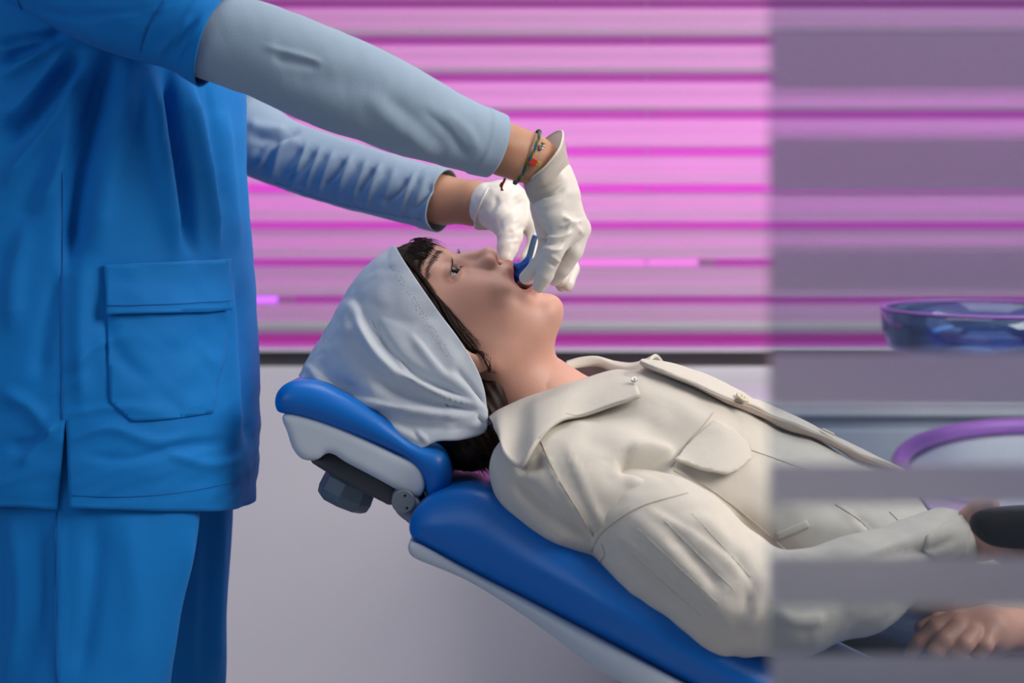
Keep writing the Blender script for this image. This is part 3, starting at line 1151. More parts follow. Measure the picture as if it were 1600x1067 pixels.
bV, bF = surface_nets(patbody, (-0.12, -0.32, 0.40), (1.58, 0.32, 1.10), 0.012)
hw = h2w(HV)
body = mk('body', hw, HF, M['skin'], pat, attrs={'lip': a_lip, 'mouth': a_mouth, 'blush': a_blush})
union_all(body, [mk('limb', bV, bF, M['skin']), mk('limb', *nearhand, M['skin']), mk('limb', *farhand, M['skin'])])
head_tree = bvh(hw, HF)

# ---- eyes
def sphere_cap(c, r, axis, ang, n=12, m=28):
    axis = np.asarray(axis, float) / np.linalg.norm(axis)
    s = np.cross(axis, [0.3, 0.5, 0.8]); s /= np.linalg.norm(s)
    u = np.cross(axis, s)
    V = [c + axis * r]
    for i in range(1, n + 1):
        t = ang * i / n
        for j in range(m):
            f = 2 * np.pi * j / m
            V.append(c + r * (math.cos(t) * axis + math.sin(t) * (math.cos(f) * s + math.sin(f) * u)))
    F = [[0, 1 + j, 1 + (j + 1) % m] for j in range(m)]
    for i in range(n - 1):
        for j in range(m):
            F.append([1 + i * m + j, 1 + i * m + (j + 1) % m, 1 + (i + 1) * m + (j + 1) % m, 1 + (i + 1) * m + j][::-1])
    return np.array(V), F

for s in (1, -1):
    c = EYE * np.array([1, 1, s])
    V, F = sphere_cap(c, 12.0, (0, 1, 0), math.pi * 0.98, 20, 32)
    e = recalc(mk('eye', h2w(V), F, M['eye'], pat))
    gz = np.array([0.02, 0.90, 0.40])
    V, F = sphere_cap(c, 12.25, gz, math.radians(31), 8, 28)
    recalc(mk('iris', h2w(V), F, M['iris'], e))

# ---- strands
def strands(lines, r0, r1, m=4):
    parts = []
    for L in lines:
        L = np.asarray(L)
        parts.append(sweep(L, np.linspace(r0, r1, len(L)), m, cap=False))
    return join(parts)

def on_head(a, b, w):
    """closest skin point, lifted a little"""
    q = Vector(h2w([[a, b, w]])[0])
    h = head_tree.find_nearest(q)
    return np.array(h[0]), np.array(h[1])

# eyebrows
for s in (1, -1):
    L = []
    for i in range(190):
        t = rng.uniform(0, 1)
        w = 10 + 36 * t
        a = -11.5 - 2.5 * math.sin(t * 2.6) + 3.0 * t + rng.normal() * 2.0 * (1 - .4 * t)
        b = -5 - 34 * max(0, t - 0.25)
        p0, n0 = on_head(a, b + 3, s * w)
        p1, n1 = on_head(a - 3.0 + 2.5 * t + rng.normal(), b + 3 - 2.5 * t, s * (w + 5))
        L.append([p0, (p0 + p1) / 2 + n0 * .0008, p1 + n1 * .0006])
    V, F = strands(L, 0.00022, 0.00006)
    mk('eyebrow', V, F, M['brow'], pat)
    L = []
    for i in range(70):
        ph = -1.2 + 2.5 * (i + rng.uniform(0, .8)) / 70
        up = i % 3 != 0
        sa = -1 if up else 1
        da = sa * 4.6 * math.cos((ph - .1) * 1.02)
        rr = math.sqrt(max(1, 13.9 ** 2 - da ** 2))
        p = EYE + np.array([da + .1 * rr * math.sin(ph) + .4, rr * math.cos(ph), rr * math.sin(ph)])
        ln = (6.5 if up else 3.2) * rng.uniform(.75, 1.1)
        tv = np.array([sa * .35, math.cos(ph), math.sin(ph)])
        m3 = np.array([1, 1, s])
        L.append(h2w([p * m3, (p + ln * .55 * tv) * m3, (p + ln * tv + np.array([sa * 2.0, -.3, 0])) * m3]))
    V, F = strands(L, 0.00018, 0.00005)
    mk('eyelashes', V, F, M['hair'], pat)

# ---- hair: cap on the skull behind the hairline, combed fringe strands, bun at the nape
def hairline(q):
    b = q[:, 1] - .19 * np.abs(q[:, 2])
    return -22.0 + np.maximum(0, -32 - b) * 2.0

def hairsdf(p):
    d = head(p, False)
    u = p[:, 0] * .5 + p[:, 1] * .2
    d = d - 3.0 - 0.7 * np.sin(p[:, 1] * 0.55 + p[:, 0] * .35 + np.abs(p[:, 2]) * 0.9) - 0.4 * np.sin(np.abs(p[:, 2]) * 2.1 + p[:, 0] * .3)
    cut = (p[:, 0] - hairline(p)) * 0.55 + 1.0 * np.sin(np.abs(p[:, 2]) * .33 + 1.0) + 0.5 * np.sin(np.abs(p[:, 2]) * 0.9)
    cut = np.maximum(cut, (p[:, 0] - 74) * .7)
    return smax(d, cut, 5)

V, F = surface_nets(hairsdf, (-96, -206, -86), (96, 12, 86), 2.4)
hair = mk('hair', h2w(V), F, M['hair'], pat)
L = []
for i in range(900):
    s = 1 if i % 3 else -1
    # fringe and side strands swept from the crown down past the temple
    w0 = rng.uniform(0, 70)
    b0 = -2 - (w0 / 62.0) ** 2.0 * 58 - rng.uniform(0, 8)
    aline = -21.0 + max(0, -32 - b0 + .19 * w0) * 2.0
    ln = rng.uniform(2, 16) * rng.uniform(0.3, 1)
    pts = []
    for t in np.linspace(0, 1, 6):
        a = aline - 20 * (1 - t) + ln * t * 0.5 + rng.normal() * .3
        b = b0 + 3 * (1 - t) - 6 * t
        w = w0 + 5 * t
        p, n = on_head(a, b, s * w)
        pts.append(p + n * (0.0040 * (1 - t) ** .6 + .0008))
    L.append(pts)
# loose wisps in front of the ear
for i in range(46):
    o_ = rng.normal() * 1.0
    pts = []
    e0, e1 = rng.uniform(-3, 4), rng.uniform(-6, 14)
    for t in np.linspace(0, 1, 9):
        a = 5 + 66 * t + e0
        b = -35 - 34 * t + .6 * e1 * t * t + 3 * math.sin(3 * t + o_)
        p, n = on_head(a, b, 66 - 2 * t)
        pts.append(p + n * (.0012 + .0015 * math.sin(math.pi * t)))
    L.append(pts)
for i in range(60):
    # flyaway hairs over the fringe
    w0 = rng.uniform(-25, 40)
    pts = []
    h0 = rng.uniform(2, 9)
    a0 = rng.uniform(-52, -30)
    for t in np.linspace(0, 1, 7):
        p, n = on_head(a0 + 22 * t, -4, w0 + 4 * t)
        pts.append(p + n * (.005 + .001 * h0 * math.sin(math.pi * t) * .35))
    L.append(pts)
V, F = strands(L, 0.00030, 0.00007, 3)
mk('hair_strands', V, F, M['hair'], hair)

def bunsdf(p):
    d = cone(p, P(768, 610, -.035), P(760, 655, -.045), .022, .022)
    d = smin(d, cone(p, P(768, 610, .035), P(760, 655, .045), .022, .022), .03)
    d = smin(d, ell(p, P(735, 698, -.03), (.032, .055, .026)), .02)
    d = smin(d, ell(p, P(715, 690, .02), (.04, .055, .028)), .02)
    return d + 0.0012 * np.sin(p[:, 0] * 520 + p[:, 2] * 300 + 3 * np.sin(p[:, 1] * 90))
V, F = surface_nets(bunsdf, P(650, 760, 0) - np.array([0, .11, 0]), P(810, 580, 0) + np.array([0, .11, 0]), 0.003)
bun = mk('hair_bun', V, F, M['hair'], pat)
L = []
for i in range(260):
    th_ = rng.uniform(-0.9, 1.9)
    y = -.03 + rng.uniform(-.05, .02)
    c = P(735, 698, y)
    e = np.array([math.cos(th_ - .6), 0, -abs(math.sin(th_)) * .8 - .2])
    p0 = c + np.array([.030 * e[0], 0, .024 * e[2]])
    p1 = p0 + np.array([rng.uniform(.002, .009), rng.normal() * .003, -rng.uniform(.002, .010)])
    L.append([p0 * .7 + c * .3, p0, (p0 + p1) / 2, p1])
V, F = strands(L, 0.0005, 0.00012)
mk('hair_ends', V, F, M['hair'], bun)

# ---- white head cover
def curve2(pts, n):
    return catmull(np.asarray(pts, float), n)
nt_, ns_ = 90, 110
top = curve2([(621, 387), (591, 408), (556, 440), (526, 488), (501, 530), (482, 560), (468, 588)], ns_)
bot = curve2([(762, 652), (757, 676), (720, 688), (684, 690), (662, 700), (640, 707), (612, 672), (570, 628), (520, 608), (474, 596)], ns_)
sv = np.linspace(0, 1, ns_)
Vn = []
for half in (1, -1):
    G = np.zeros((ns_, nt_, 3))
    for i in range(ns_):
        s = sv[i]
        T, B = top[i], bot[i]
        W = 0.098 * (1 - 0.55 * s ** 3.2) + 0.012 * math.sin(math.pi * min(1, s * 1.3))
        for j in range(nt_):
            t = j / (nt_ - 1) * math.pi / 2
            u = (1 - math.cos(t)) ** 0.92
            w = W * math.sin(t) ** 0.70
            Q = T + (B - T) * u
            # straight front hem bows towards the ear
            if s < 0.35:
                Q = Q + np.array([19.0, -10.0]) * math.sin(math.pi * u ** 2.0) * (1 - s / .35)
            G[i, j] = P(Q[0], Q[1], 0) if w == 0 else P(Q[0], Q[1], -half * w)
            if half == -1:
                G[i, j] = P(Q[0], Q[1], 0) * np.array([1, 0, 1]) + np.array([0, w, 0])
    Vn.append(G)
# near half seen from the picture side; far half the same cloth on the other side of the head
Gn, Gf = Vn
Gall = np.concatenate([Gf[:, :0:-1], Gn], 1)
V = Gall.reshape(-1, 3)
F = grid_faces(ns_, Gall.shape[1])
V = relax(V, F, 1, 0.3)
N = vnormals(V, F)
if (N[:, 1] * -(V[:, 1])).sum() < 0:
    pass
mid = V.mean(0)
if ((V - mid) * N).sum() < 0:
    F = F[:, ::-1]
V = folds(V, F, [
    ([(556, 478), (572, 522), (600, 562), (640, 592), (690, 615), (752, 634)], 6, 0.0087, .5),
    ([(566, 470), (596, 530), (632, 572), (690, 605), (745, 622)], 9, -0.0080),
    ([(480, 570), (520, 606), (594, 630), (667, 642), (752, 650)], 6, 0.0080, .4),
    ([(575, 590), (620, 612), (680, 630), (745, 640)], 9, -0.0080),
    ([(610, 548), (648, 592), (700, 622), (752, 634)], 4, 0.0043, .4),
    ([(600, 560), (660, 612), (748, 640)], 5, -0.0032),
    ([(640, 520), (690, 580), (735, 625)], 6, 0.0032, .4),
    ([(700, 580), (730, 610), (752, 632)], 5, 0.0041, .4),
    ([(712, 575), (742, 612), (757, 634)], 4, -0.0032),
    ([(556, 470), (545, 500), (552, 530)], 12, 0.0043),
    ([(500, 560), (515, 590), (560, 612)], 9, -0.0036),
    ([(560, 640), (620, 668), (660, 690)], 6, 0.0036, .4),
    ([(600, 650), (650, 668), (740, 664)], 8, -0.0036),
    ([(650, 672), (668, 690)], 3, 0.0036), ([(690, 668), (730, 662), (752, 668)], 4, 0.0029), ([(745, 650), (758, 664)], 3, -0.0043),
    ([(620, 440), (680, 520), (730, 590)], 12, 0.0017),
])
for _ in range(3):
    hl = w2h(V).astype(np.float32)
    dd = np.minimum(skull(hl) - 3.5, ell(hl, (-24, -58, 0), (38, 56, 58)) - 2.0) / 1000.0
    V = V + vnormals(V, F) * np.clip(.0055 - dd, 0, .03)[:, None]
N = vnormals(V, F)
V = V + N * (wnoise(V, 34, 5) * .0009 + wnoise(V, 110, 6) * .00035)[:, None]
drape = mk('head_cover', V, F, M['drape'], pat)
drape_tree = bvh(V, F)
solid(drape, 0.0012, 1)
# pricked stitch holes along the hem fold
parts = []
for row in (0, 1):
    for i in range(34):
        t = i / 33
        bx, by = 612 + row * 5 + (700 - 612) * t, 418 - row * 2 + (560 - 418) * t
        if rng.uniform() < .25:
            continue
        h, n = cast(drape_tree, bx + rng.normal() * .6, by + rng.normal() * .8)
        V, F = sweep([h + n * .0006, h + n * .0013, h + n * .0016], .00042, 5)
        parts.append((V, F[:-2]))
Vv, Ff = join([(p[0], np.array(p[1])) for p in parts])
o = mk('hem_perforations', Vv, Ff, M['seam'], drape)
o['kind'] = 'stuff'

# ------------------------------------------------------------------ patient's clothes
AX = np.array([0.90, 0, -0.43]); AX /= np.linalg.norm(AX)
AN = np.array([0.43, 0, 0.90]); AN /= np.linalg.norm(AN)
RT = np.array([AX, [0, 1, 0], AN])          # rows: along the trunk, across, out of the chest
px_ = 1 / S


def torso(p):
    d = None
    for (cx, cy, th_, hwid, ln) in ((885, 700, 92, .150, 90), (960, 712, 118, .182, 110), (1070, 738, 138, .182, 130), (1200, 798, 134, .172, 140), (1350, 860, 124, .164, 150), (1500, 920, 122, .166, 150), (1620, 968, 120, .172, 130)):
        e = ell(p, P(cx, cy, 0), (ln * px_, hwid, th_ * px_), RT)
        d = e if d is None else smin(d, e, 0.035)
    # near and far shoulder caps
    for s in (-1, 1):
        d = smin(d, ell(p, P(872, 752, s * .148), (.074, .070, .058), RT), .030)
        d = smin(d, ell(p, P(955, 786, s * .160), (.080, .068, .070), RT), .030)
    d = smin(d, ell(p, P(1060, 660, -.07), (.085, .07, .045), RT), .04)
    d = smin(d, ell(p, P(1060, 660, .07), (.085, .07, .045), RT), .04)
    # open neck
    d = smax(d, -cone(p, h2w([[120, -92, 0]])[0], h2w([[212, -140, 0]])[0], .060, .066), .012)
    return d


V, F = surface_nets(torso, (-0.10, -0.25, 0.38), (0.72, 0.25, 1.02), 0.0045)
V = relax(V, F, 3, 0.5)
V = folds(V, F, [
    ([(965, 716), (1000, 722), (1050, 740)], 17, -.026, .2), ([(980, 700), (1015, 698), (1052, 712)], 8, .007),
    ([(975, 745), (1010, 752), (1050, 745)], 12, .005),
    ([(880, 690), (902, 740), (930, 800), (955, 840)], 5, .0030, -.4),
    ([(845, 692), (870, 745), (905, 800), (932, 848)], 4, .0026, .4),
    ([(800, 745), (850, 790), (900, 822), (940, 852)], 9, -.006), ([(790, 760), (840, 812), (900, 850)], 10, .004),
    ([(805, 735), (835, 728), (850, 712)], 9, -.007),
    ([(925, 852), (945, 825), (1000, 790), (1075, 768)], 5, .0024, .3),
    ([(1050, 728), (1100, 768), (1160, 820), (1215, 882)], 6, .003),
    ([(1000, 640), (1080, 660), (1170, 690)], 26, .002), ([(900, 680), (945, 700), (955, 770)], 22, -.005),
    ([(1200, 690), (1260, 760), (1330, 800)], 14, -.003), ([(1330, 800), (1370, 840), (1385, 870)], 8, -.006), ([(1310, 790), (1350, 830), (1370, 865)], 8, .004),
    ([(1230, 830), (1300, 820), (1380, 850)], 16, .003),
])
N = vnormals(V, F)
V = V + N * (wnoise(V, 22, 11) * .0016 + wnoise(V, 60, 12) * .0006)[:, None]
jacket = mk('jacket', V, F, M['jacket'], pat)
jt = bvh(V, F)


# near sleeve
def sleeve_near(p):
    d = chain(p, [P(975, 812, -.180), P(1020, 835, -.190), P(1065, 866, -.205), P(1118, 905, -.222)], [.050, .055, .058, .058], .03)
    d = smin(d, ell(p, P(1150, 948, -.225), (.040, .045, .040)), .03)
    d = smin(d, chain(p, [P(1130, 925, -.222), P(1230, 948, -.235), P(1345, 912, -.228), P(1474, 848, -.188)], [.054, .048, .044, .036], .02), .02)
    return d
V, F = surface_nets(sleeve_near, P(840, 1090, 0) - np.array([0, .31, 0]), P(1560, 660, 0) - np.array([0, .05, 0]), 0.0038)
V = relax(V, F, 2, 0.5)
V = folds(V, F, [
    ([(985, 800), (1050, 860), (1110, 930), (1150, 985)], 16, .0035), ([(1000, 790), (1090, 840), (1160, 900), (1185, 960)], 7, .0022, .4),
    ([(960, 830), (1030, 890), (1100, 955)], 5, .0018, .4), ([(1040, 830), (1090, 880), (1130, 930)], 11, -.004),
    ([(1080, 800), (1130, 840), (1170, 890)], 14, .004), ([(970, 850), (1040, 915), (1090, 955)], 12, -.003),
    ([(1140, 850), (1165, 900), (1170, 960)], 10, -.0035), ([(1165, 985), (1185, 940), (1195, 890)], 9, .003),
    ([(1350, 882), (1400, 862), (1450, 858), (1494, 840)], 7, -.006), ([(1350, 868), (1420, 842), (1480, 815)], 9, .003), ([(1210, 960), (1260, 970), (1290, 960)], 10, .004),
])
N = vnormals(V, F)
V = V + N * (wnoise(V, 26, 21) * .0016 + wnoise(V, 80, 22) * .0005)[:, None]
sl = mk('jacket_sleeve', V, F, M['jacket'], pat)
slt = bvh(V, F)


def sleeve_far(p):
    d = chain(p, [P(900, 745, .15), P(985, 790, .19), P(1120, 890, .215)], [.056, .060, .056], .03)
    d = smin(d, chain(p, [P(1120, 890, .215), P(1640, 1000, .12), P(1700, 988, -.02)], [.055, .045, .036], .02), .02)
    return d
V, F = surface_nets(sleeve_far, P(820, 1090, 0) + np.array([0, -.08, 0]), P(1770, 640, 0) + np.array([0, .33, 0]), 0.007)
V = relax(V, F, 2, 0.5)
mk('jacket_sleeve', V, F, M['jacket'], pat)
patch('cuff', [(1442, 862), (1448, 836), (1478, 816), (1502, 806), (1514, 826), (1510, 866), (1470, 880)], slt, M['jacket'], sl, step=6, off=.003, thick=.004)

allV, allF = join([(np.array([v.co for v in o.data.vertices]), np.array([list(f.vertices) for f in o.data.polygons])) for o in (jacket, sl)])
bothtree = bvh(allV, allF)

# seams, pocket flap, placket
cord('shoulder_seam', [(845, 690), (868, 740), (905, 800), (932, 846)], jt, M['seam'], jacket, .0007, .0006)
cord('armhole_seam', [(925, 862), (930, 848), (948, 825), (1000, 792), (1075, 770)], bothtree, M['seam'], jacket, .0009, .0002)
cord('yoke_seam', [(1048, 730), (1075, 690), (1096, 668), (1114, 645)], jt, M['seam'], jacket, .0007, .0003)
cord('front_seam', [(1052, 735), (1105, 762), (1165, 805), (1230, 862), (1275, 905)], bothtree, M['seam'], jacket, .0007, .0003)
cord('front_seam', [(1165, 700), (1210, 716), (1260, 734)], jt, M['seam'], jacket, .0006, .0003)
cord('sleeve_seam', [(935, 880), (945, 866), (940, 850)], slt, M['seam'], sl, .0009, .0002)
for a in (0, 1, 2, 3):
    cord('sleeve_pleat', [(955 + 42 * a, 838 - 12 * a), (1030 + 36 * a, 905 - 14 * a), (1095 + 26 * a, 962 - 20 * a)], slt, M['jacket'], sl, .0005, .0)
fl = patch('pocket_flap', [(1049, 724), (1083, 686), (1116, 657), (1142, 670), (1166, 694), (1166, 719), (1140, 738), (1125, 745), (1090, 737)], jt, M['jacket'], jacket, step=5, off=.003, thick=.0035,
           lift=lambda q: .012 * np.clip((q[:, 1] - 680) / 60, 0, 1) ** 1.3)
def sheet(name, A, B, m_, par, thick, n=70, m=10, bulge=0.0, out=(0, -.3, 1.0), wr=.0006, clear=None):
    if clear:
        ca = [cast(jt, q[0], q[1]) for q in A]
        B = [P(q[0], q[1], c_[0][1] + (q[2] - a_[2])) for q, a_, c_ in zip(B, A, ca)]
        A = catmull(np.array([h + nn * clear[0] for h, nn in ca]), n)
        B = catmull(np.array(B), n)
    else:
        A = catmull(np.array([P(*q) for q in A]), n)
        B = catmull(np.array([P(*q) for q in B]), n)
    t = np.linspace(0, 1, m)[None, :, None]
    G = A[:, None] * (1 - t) + B[:, None] * t + np.asarray(out)[None, None] * bulge * np.sin(np.pi * t)
    Vs, Fs = G.reshape(-1, 3), grid_faces(n, m)
    if clear:
        # lie clear of the cloth underneath, the free edge standing proud
        for i in range(len(Vs)):
            want = clear[0] + (clear[1] - clear[0]) * (i % m) / (m - 1)
            h, nn, _, _ = jt.find_nearest(Vector(Vs[i]))
            sd = (Vector(Vs[i]) - h).dot(nn)
            if sd < want:
                Vs[i] = np.array(h + nn * want)
        Vs = relax(Vs, Fs, 3, .4)
    Nn = vnormals(Vs, Fs)
    if (Nn @ np.asarray(out)).sum() < 0:
        Fs, Nn = Fs[:, ::-1], -Nn
    Vs = Vs + Nn * (wnoise(Vs, 40, 61) * wr)[:, None]
    return solid(mk(name, Vs, Fs, m_, par), thick, -1)


ov = sheet('front_overlap', [(998, 582, -.030), (1018, 590, -.026), (1060, 607, -.022), (1120, 633, -.020), (1190, 660, -.020), (1262, 690, -.020), (1356, 724, -.022), (1440, 764, -.025)],
           [(1008, 566, .030), (1036, 576, .045), (1090, 590, .06), (1150, 611, .07), (1220, 640, .07), (1290, 674, .06), (1372, 712, .05), (1452, 750, .04)], M['jacket'], jacket, .0035, bulge=.004, m=16, clear=(.013, .006))
sheet('front_overlap', [(998, 582, -.030), (1018, 590, -.026), (1060, 607, -.022), (1120, 633, -.020), (1190, 660, -.020), (1262, 690, -.020), (1356, 724, -.022), (1440, 764, -.025)],
      [(1006, 590, -.022), (1026, 600, -.016), (1064, 616, -.010), (1122, 640, -.008), (1190, 666, -.008), (1258, 697, -.006), (1350, 731, -.006), (1436, 770, -.010)], M['jacket_in'], ov, .001, m=6, out=(0, -1, -.3), clear=(.0115, .002))
patch('welt_pocket', ribbon([(1214, 838), (1262, 818)], 12), jt, M['jacket'], jacket, step=4, off=.002, thick=.003)
cord('hem_seam', [(1305, 788), (1345, 815), (1372, 845), (1382, 868)], jt, M['seam'], jacket, .0009, .0003)
cord('side_seam', [(1390, 800), (1420, 830), (1436, 846)], jt, M['seam'], jacket, .0007, .0003)
# ribbed lilac top showing below the jacket front
lp = patch('knit_top', [(1430, 770), (1482, 768), (1540, 790), (1530, 840), (1480, 838)], jt, M['lilac'], pat, step=5, off=.004, thick=.003, lift=lambda q: .0012 * np.sin(q[:, 0] * 1.5 + q[:, 1] * .9))


def button(px, py, tree, r, m_, name='button', lift=.004):
    h, n = cast(tree, px, py)
    Vb, Fb = lathe([(0, 0), (r, 0), (r * 1.05, .0012), (r * .9, .0026), (r * .6, .002), (0, .002)], (0, 0, 0), 24)
    qd = Vector((0, 0, 1)).rotation_difference(Vector(n)).to_matrix()
    Vb = Vb @ np.array(qd).T + h + n * lift
    o = recalc(mk(name, Vb, Fb, m_, jacket))
    for d_ in (-1, 1):
        Vh, Fh = lathe([(0, 0), (r * .13, 0), (r * .13, .0006), (0, .0006)], (d_ * r * .25, 0, .0021), 10)
        mk('thread_hole', Vh @ np.array(qd).T + h + n * lift, Fh, M['seam'], o)
    return o
ot = bvh(np.array([v.co for v in ov.data.vertices]), [list(f.vertices) for f in ov.data.polygons])
button(1155, 643, ot, .0075, M['button'], lift=.003)
button(1289, 686, ot, .0075, M['button'], lift=.003)
button(992, 601, jt, .0032, M['metalbtn'], 'snap_stud', .006)

# collar: turned-down near leaf and far leaf
def leaf(name, upper, lower, bulge, thick, n=60, m=22, out=None, lay=None):
    U = catmull(np.array([P(*q) for q in upper]), n)
    if lay:
        lw = []
        for q in lower:
            h, nn = cast(bothtree, q[0], q[1])
            lw.append(h + nn * lay * .5 + np.array([0, -lay * .6, 0]))
        Lw = catmull(np.array(lw), n)
    else:
        Lw = catmull(np.array([P(*q) for q in lower]), n)
    G = np.zeros((n, m, 3))
    for j in range(m):
        t = j / (m - 1)
        G[:, j] = U + (Lw - U) * t + np.asarray(out) * bulge * math.sin(math.pi * t ** 0.75)
    # fold line rolls over and back down inside
    roll = []
    for k in range(5):
        a = (k + 1) / 5
        roll.append(U + np.array([0, 0.007, 0]) * a * (1 if out[1] < 0 else -1) + np.array([0, 0, -.010]) * a * a)
    G = np.concatenate([np.stack(roll[::-1], 1), G], 1)
    Vc = G.reshape(-1, 3)
    Fc = grid_faces(n, m + 5)
    Nn = vnormals(Vc, Fc)
    if (Nn @ np.asarray(out)).sum() < 0:
        Fc = Fc[:, ::-1]
        Nn = -Nn
    Vc = Vc + Nn * (wnoise(Vc, 40, 31) * .0007)[:, None]
    o = mk(name, Vc, Fc, M['jacket'], jacket)
    solid(o, thick, -1)
    return o, bvh(Vc, Fc)

col, colt = leaf('collar', [(763, 652, -.070), (782, 638, -.085), (820, 621, -.088), (870, 604, -.080), (925, 588, -.062), (962, 578, -.046), (982, 580, -.040)],
           [(774, 676, -.105), (793, 700, -.140), (814, 724, -.158), (838, 697, -.160), (872, 668, -.146), (920, 653, -.122), (1001, 622, -.080)], .010, .004, out=(-.15, -.8, .55), lay=.016)
cord('collar_stitching', [(842, 686), (876, 660), (925, 645), (980, 626)], colt, M['seam'], col, .0005, .0001)
leaf('collar', [(884, 566, .075), (905, 560, .085), (932, 558, .085), (958, 568, .07), (980, 572, .055), (1002, 566, .045), (1016, 560, .04)],
     [(890, 590, .11), (915, 590, .13), (945, 592, .13), (970, 592, .115), (1000, 588, .10), (1022, 580, .085), (1038, 567, .07)], .010, .004, out=(.1, .6, .7))
patch('collar_stand', [(772, 668), (792, 690), (812, 716), (822, 704), (800, 676), (786, 660)], colt, M['jacket_in'], col, step=5, off=-.012, thick=.003)

# trousers and shoes (beyond the picture's edge)
def trs(p):
    d = ell(p, P(1640, 1015, 0), (.17, .165, .10))
    for s in (-1, 1):
        d = smin(d, chain(p, [P(1640, 1020, s * .075), np.array([1.02, s * .09, 0.565]), np.array([1.40, s * .08, 0.515])], [.098, .076, .062], .02), .03)
    return d
V, F = surface_nets(trs, (0.42, -.30, .40), (1.52, .30, .80), .010)
V = V + vnormals(V, F) * (wnoise(V, 20, 41) * .003)[:, None]
mk('trousers', V, F, M['trousers'], pat)
for s in (-1, 1):
    def sh(p):
        d = cone(p, (1.47, s * .08, .50), (1.50, s * .085, .66), .045, .034)
        return smin(d, ell(p, (1.455, s * .08, .50), (.03, .04, .05)), .02)
    V, F = surface_nets(sh, (1.38, s * .08 - .08, .42), (1.58, s * .08 + .08, .73), .006)
    mk('shoe', V, F, M['black'], pat)

# black case in the patient's far hand
o = pillow('handheld_case', [(1520, 815), (1545, 798), (1620, 792), (1700, 800), (1705, 840), (1640, 858), (1560, 856), (1528, 838)], -.288, -.250, .014, M['black'], None, yref=-.278, n=70)
tag(o, 'black rounded case held in the patient\'s hand', 'case')

# ------------------------------------------------------------------ blue mouth prop and dark probe
mp_ = thing('mouth_prop', (0, 0, 0), 'blue plastic dental mouth prop with slate rod handle in the open mouth', 'dental tool')
def prop(p):
    d = chain(p, [P(801, 416, -.012), P(812, 419, -.020), P(824, 411, -.022), P(826, 404, -.022)], [.0045, .0052, .0050, .0036], .003)
    d = smin(d, chain(p, [P(812, 420, -.020), P(808, 430, -.020), P(804, 440, -.016)], [.0042, .0046, .0040], .003), .003)
    d = smin(d, chain(p, [P(801, 416, -.012), P(800, 420, .008), P(803, 434, .012)], [.0042, .0045, .004], .003), .003)
    d = smin(d, cone(p, P(813, 421, -.018), P(818, 432, -.012), .0045, .0032), .003)
    return d
V, F = surface_nets(prop, P(785, 455, 0) - np.array([0, .04, 0]), P(845, 390, 0) + np.array([0, .03, 0]), .0009)
mk('bite_wings', V, F, M['tool'], mp_)
C = catmull(np.array([P(824, 409, -.022), P(828, 398, -.022), P(832, 383, -.022), P(836, 369, -.022)]), 14)
V, F = sweep(C, np.linspace(.0036, .0032, 14), 14)
rod = mk('handle', V, F, M['toolrod'], mp_)
V, F = sweep(np.array([P(835.5, 371, -.022), P(836.2, 368.4, -.022), P(836.5, 367.4, -.022)]), [.0033, .0031, .0022], 14)
mk('handle_tip', V, F, M['tool'], rod)

pr = thing('dental_probe', (0, 0, 0), 'thin dark knurled probe held between the gloved fingers', 'dental tool')
C = np.linspace(P(826, 419, -.050), P(868, 382, -.070), 60)
V, F = sweep(C, .0026 + .0004 * (np.arange(60) % 2), 12)
mk('handle', V, F, M['darkrod'], pr)
C = catmull(np.array([P(826, 419, -.050), P(820, 425, -.040), P(813, 430, -.030), P(808, 428, -.022)]), 14)
V, F = sweep(C, np.linspace(.0016, .0005, 14), 8)
mk('tip', V, F, M['steel'], pr)

# ------------------------------------------------------------------ dentist
den = thing('person', (0, 0, 0), 'dentist standing in blue scrubs with white gloves, reaching over the patient', 'person')
CY = 0.03

# ---- tunic
def ring_par(z):
    """centre x, half depth (x), half width (y) of the tunic at height z"""
    py = HY + (ZC - z) * S          # row on the y=0 plane
    rows = np.array([-230, -190, -150, -100, -40, 60, 150, 260, 400, 500, 600, 660, 710, 770, 820])
    front = np.array([190, 220, 275, 320, 350, 372, 380, 383, 391, 398, 405, 406, 402, 392, 386])
    cx = np.array([125, 122, 118, 116, 116, 116, 116, 116, 116, 114, 112, 112, 112, 112, 112])
    hwid = np.array([.060, .085, .150, .185, .195, .196, .196, .197, .200, .205, .210, .212, .212, .210, .208])
    f = np.interp(py, rows, front)
    c = np.interp(py, rows, cx)
    return (c - 800) * (D + CY) / (D * S), (f - c) * (D + CY) / (D * S), np.interp(py, rows, hwid)

seam_px = 97
nz, nth = 200, 330
ztop = P(0, -232, CY)[2]
zhem = P(0, 792, -.175)[2]
zs_ = np.linspace(ztop, zhem, nz)
zslit = P(0, 655, -.18)[2]
G = np.zeros((nz, nth, 3))
expo = 2.25
for i, z in enumerate(zs_):
    cx, a, b = ring_par(z)
    th0 = math.pi / 2 - 0.21          # side seam
    th = th0 + np.linspace(0, 2 * math.pi, nth)
    c_, s_ = np.cos(th), np.sin(th)
    rr = (np.abs(c_) ** expo + np.abs(s_) ** expo) ** (-1 / expo)
    x = cx + a * rr * c_
    y = CY - b * rr * s_
    # hem drops towards the front
    t = max(0.0, (zslit + .05 - z) / (zslit + .05 - zhem))
    zz = z - 0.022 * t * np.clip(c_, 0, 1) ** 2
    # open slit
    sft_ = np.zeros(nth)
    if z < zslit:
        u = (zslit - z) / (zslit - zhem)
        wdt = np.linspace(0, 1, nth)
        front_side = np.exp(-((1 - wdt) / .03) ** 2)
        back_side = np.exp(-(wdt / .03) ** 2)
        x = x + front_side * 0.0055 * u - back_side * 0.008 * u
        y = y + back_side * 0.004 * u - front_side * .003 * u
        zz = zz - back_side * .003 * u
    G[i] = np.stack([x, y, zz], 1)
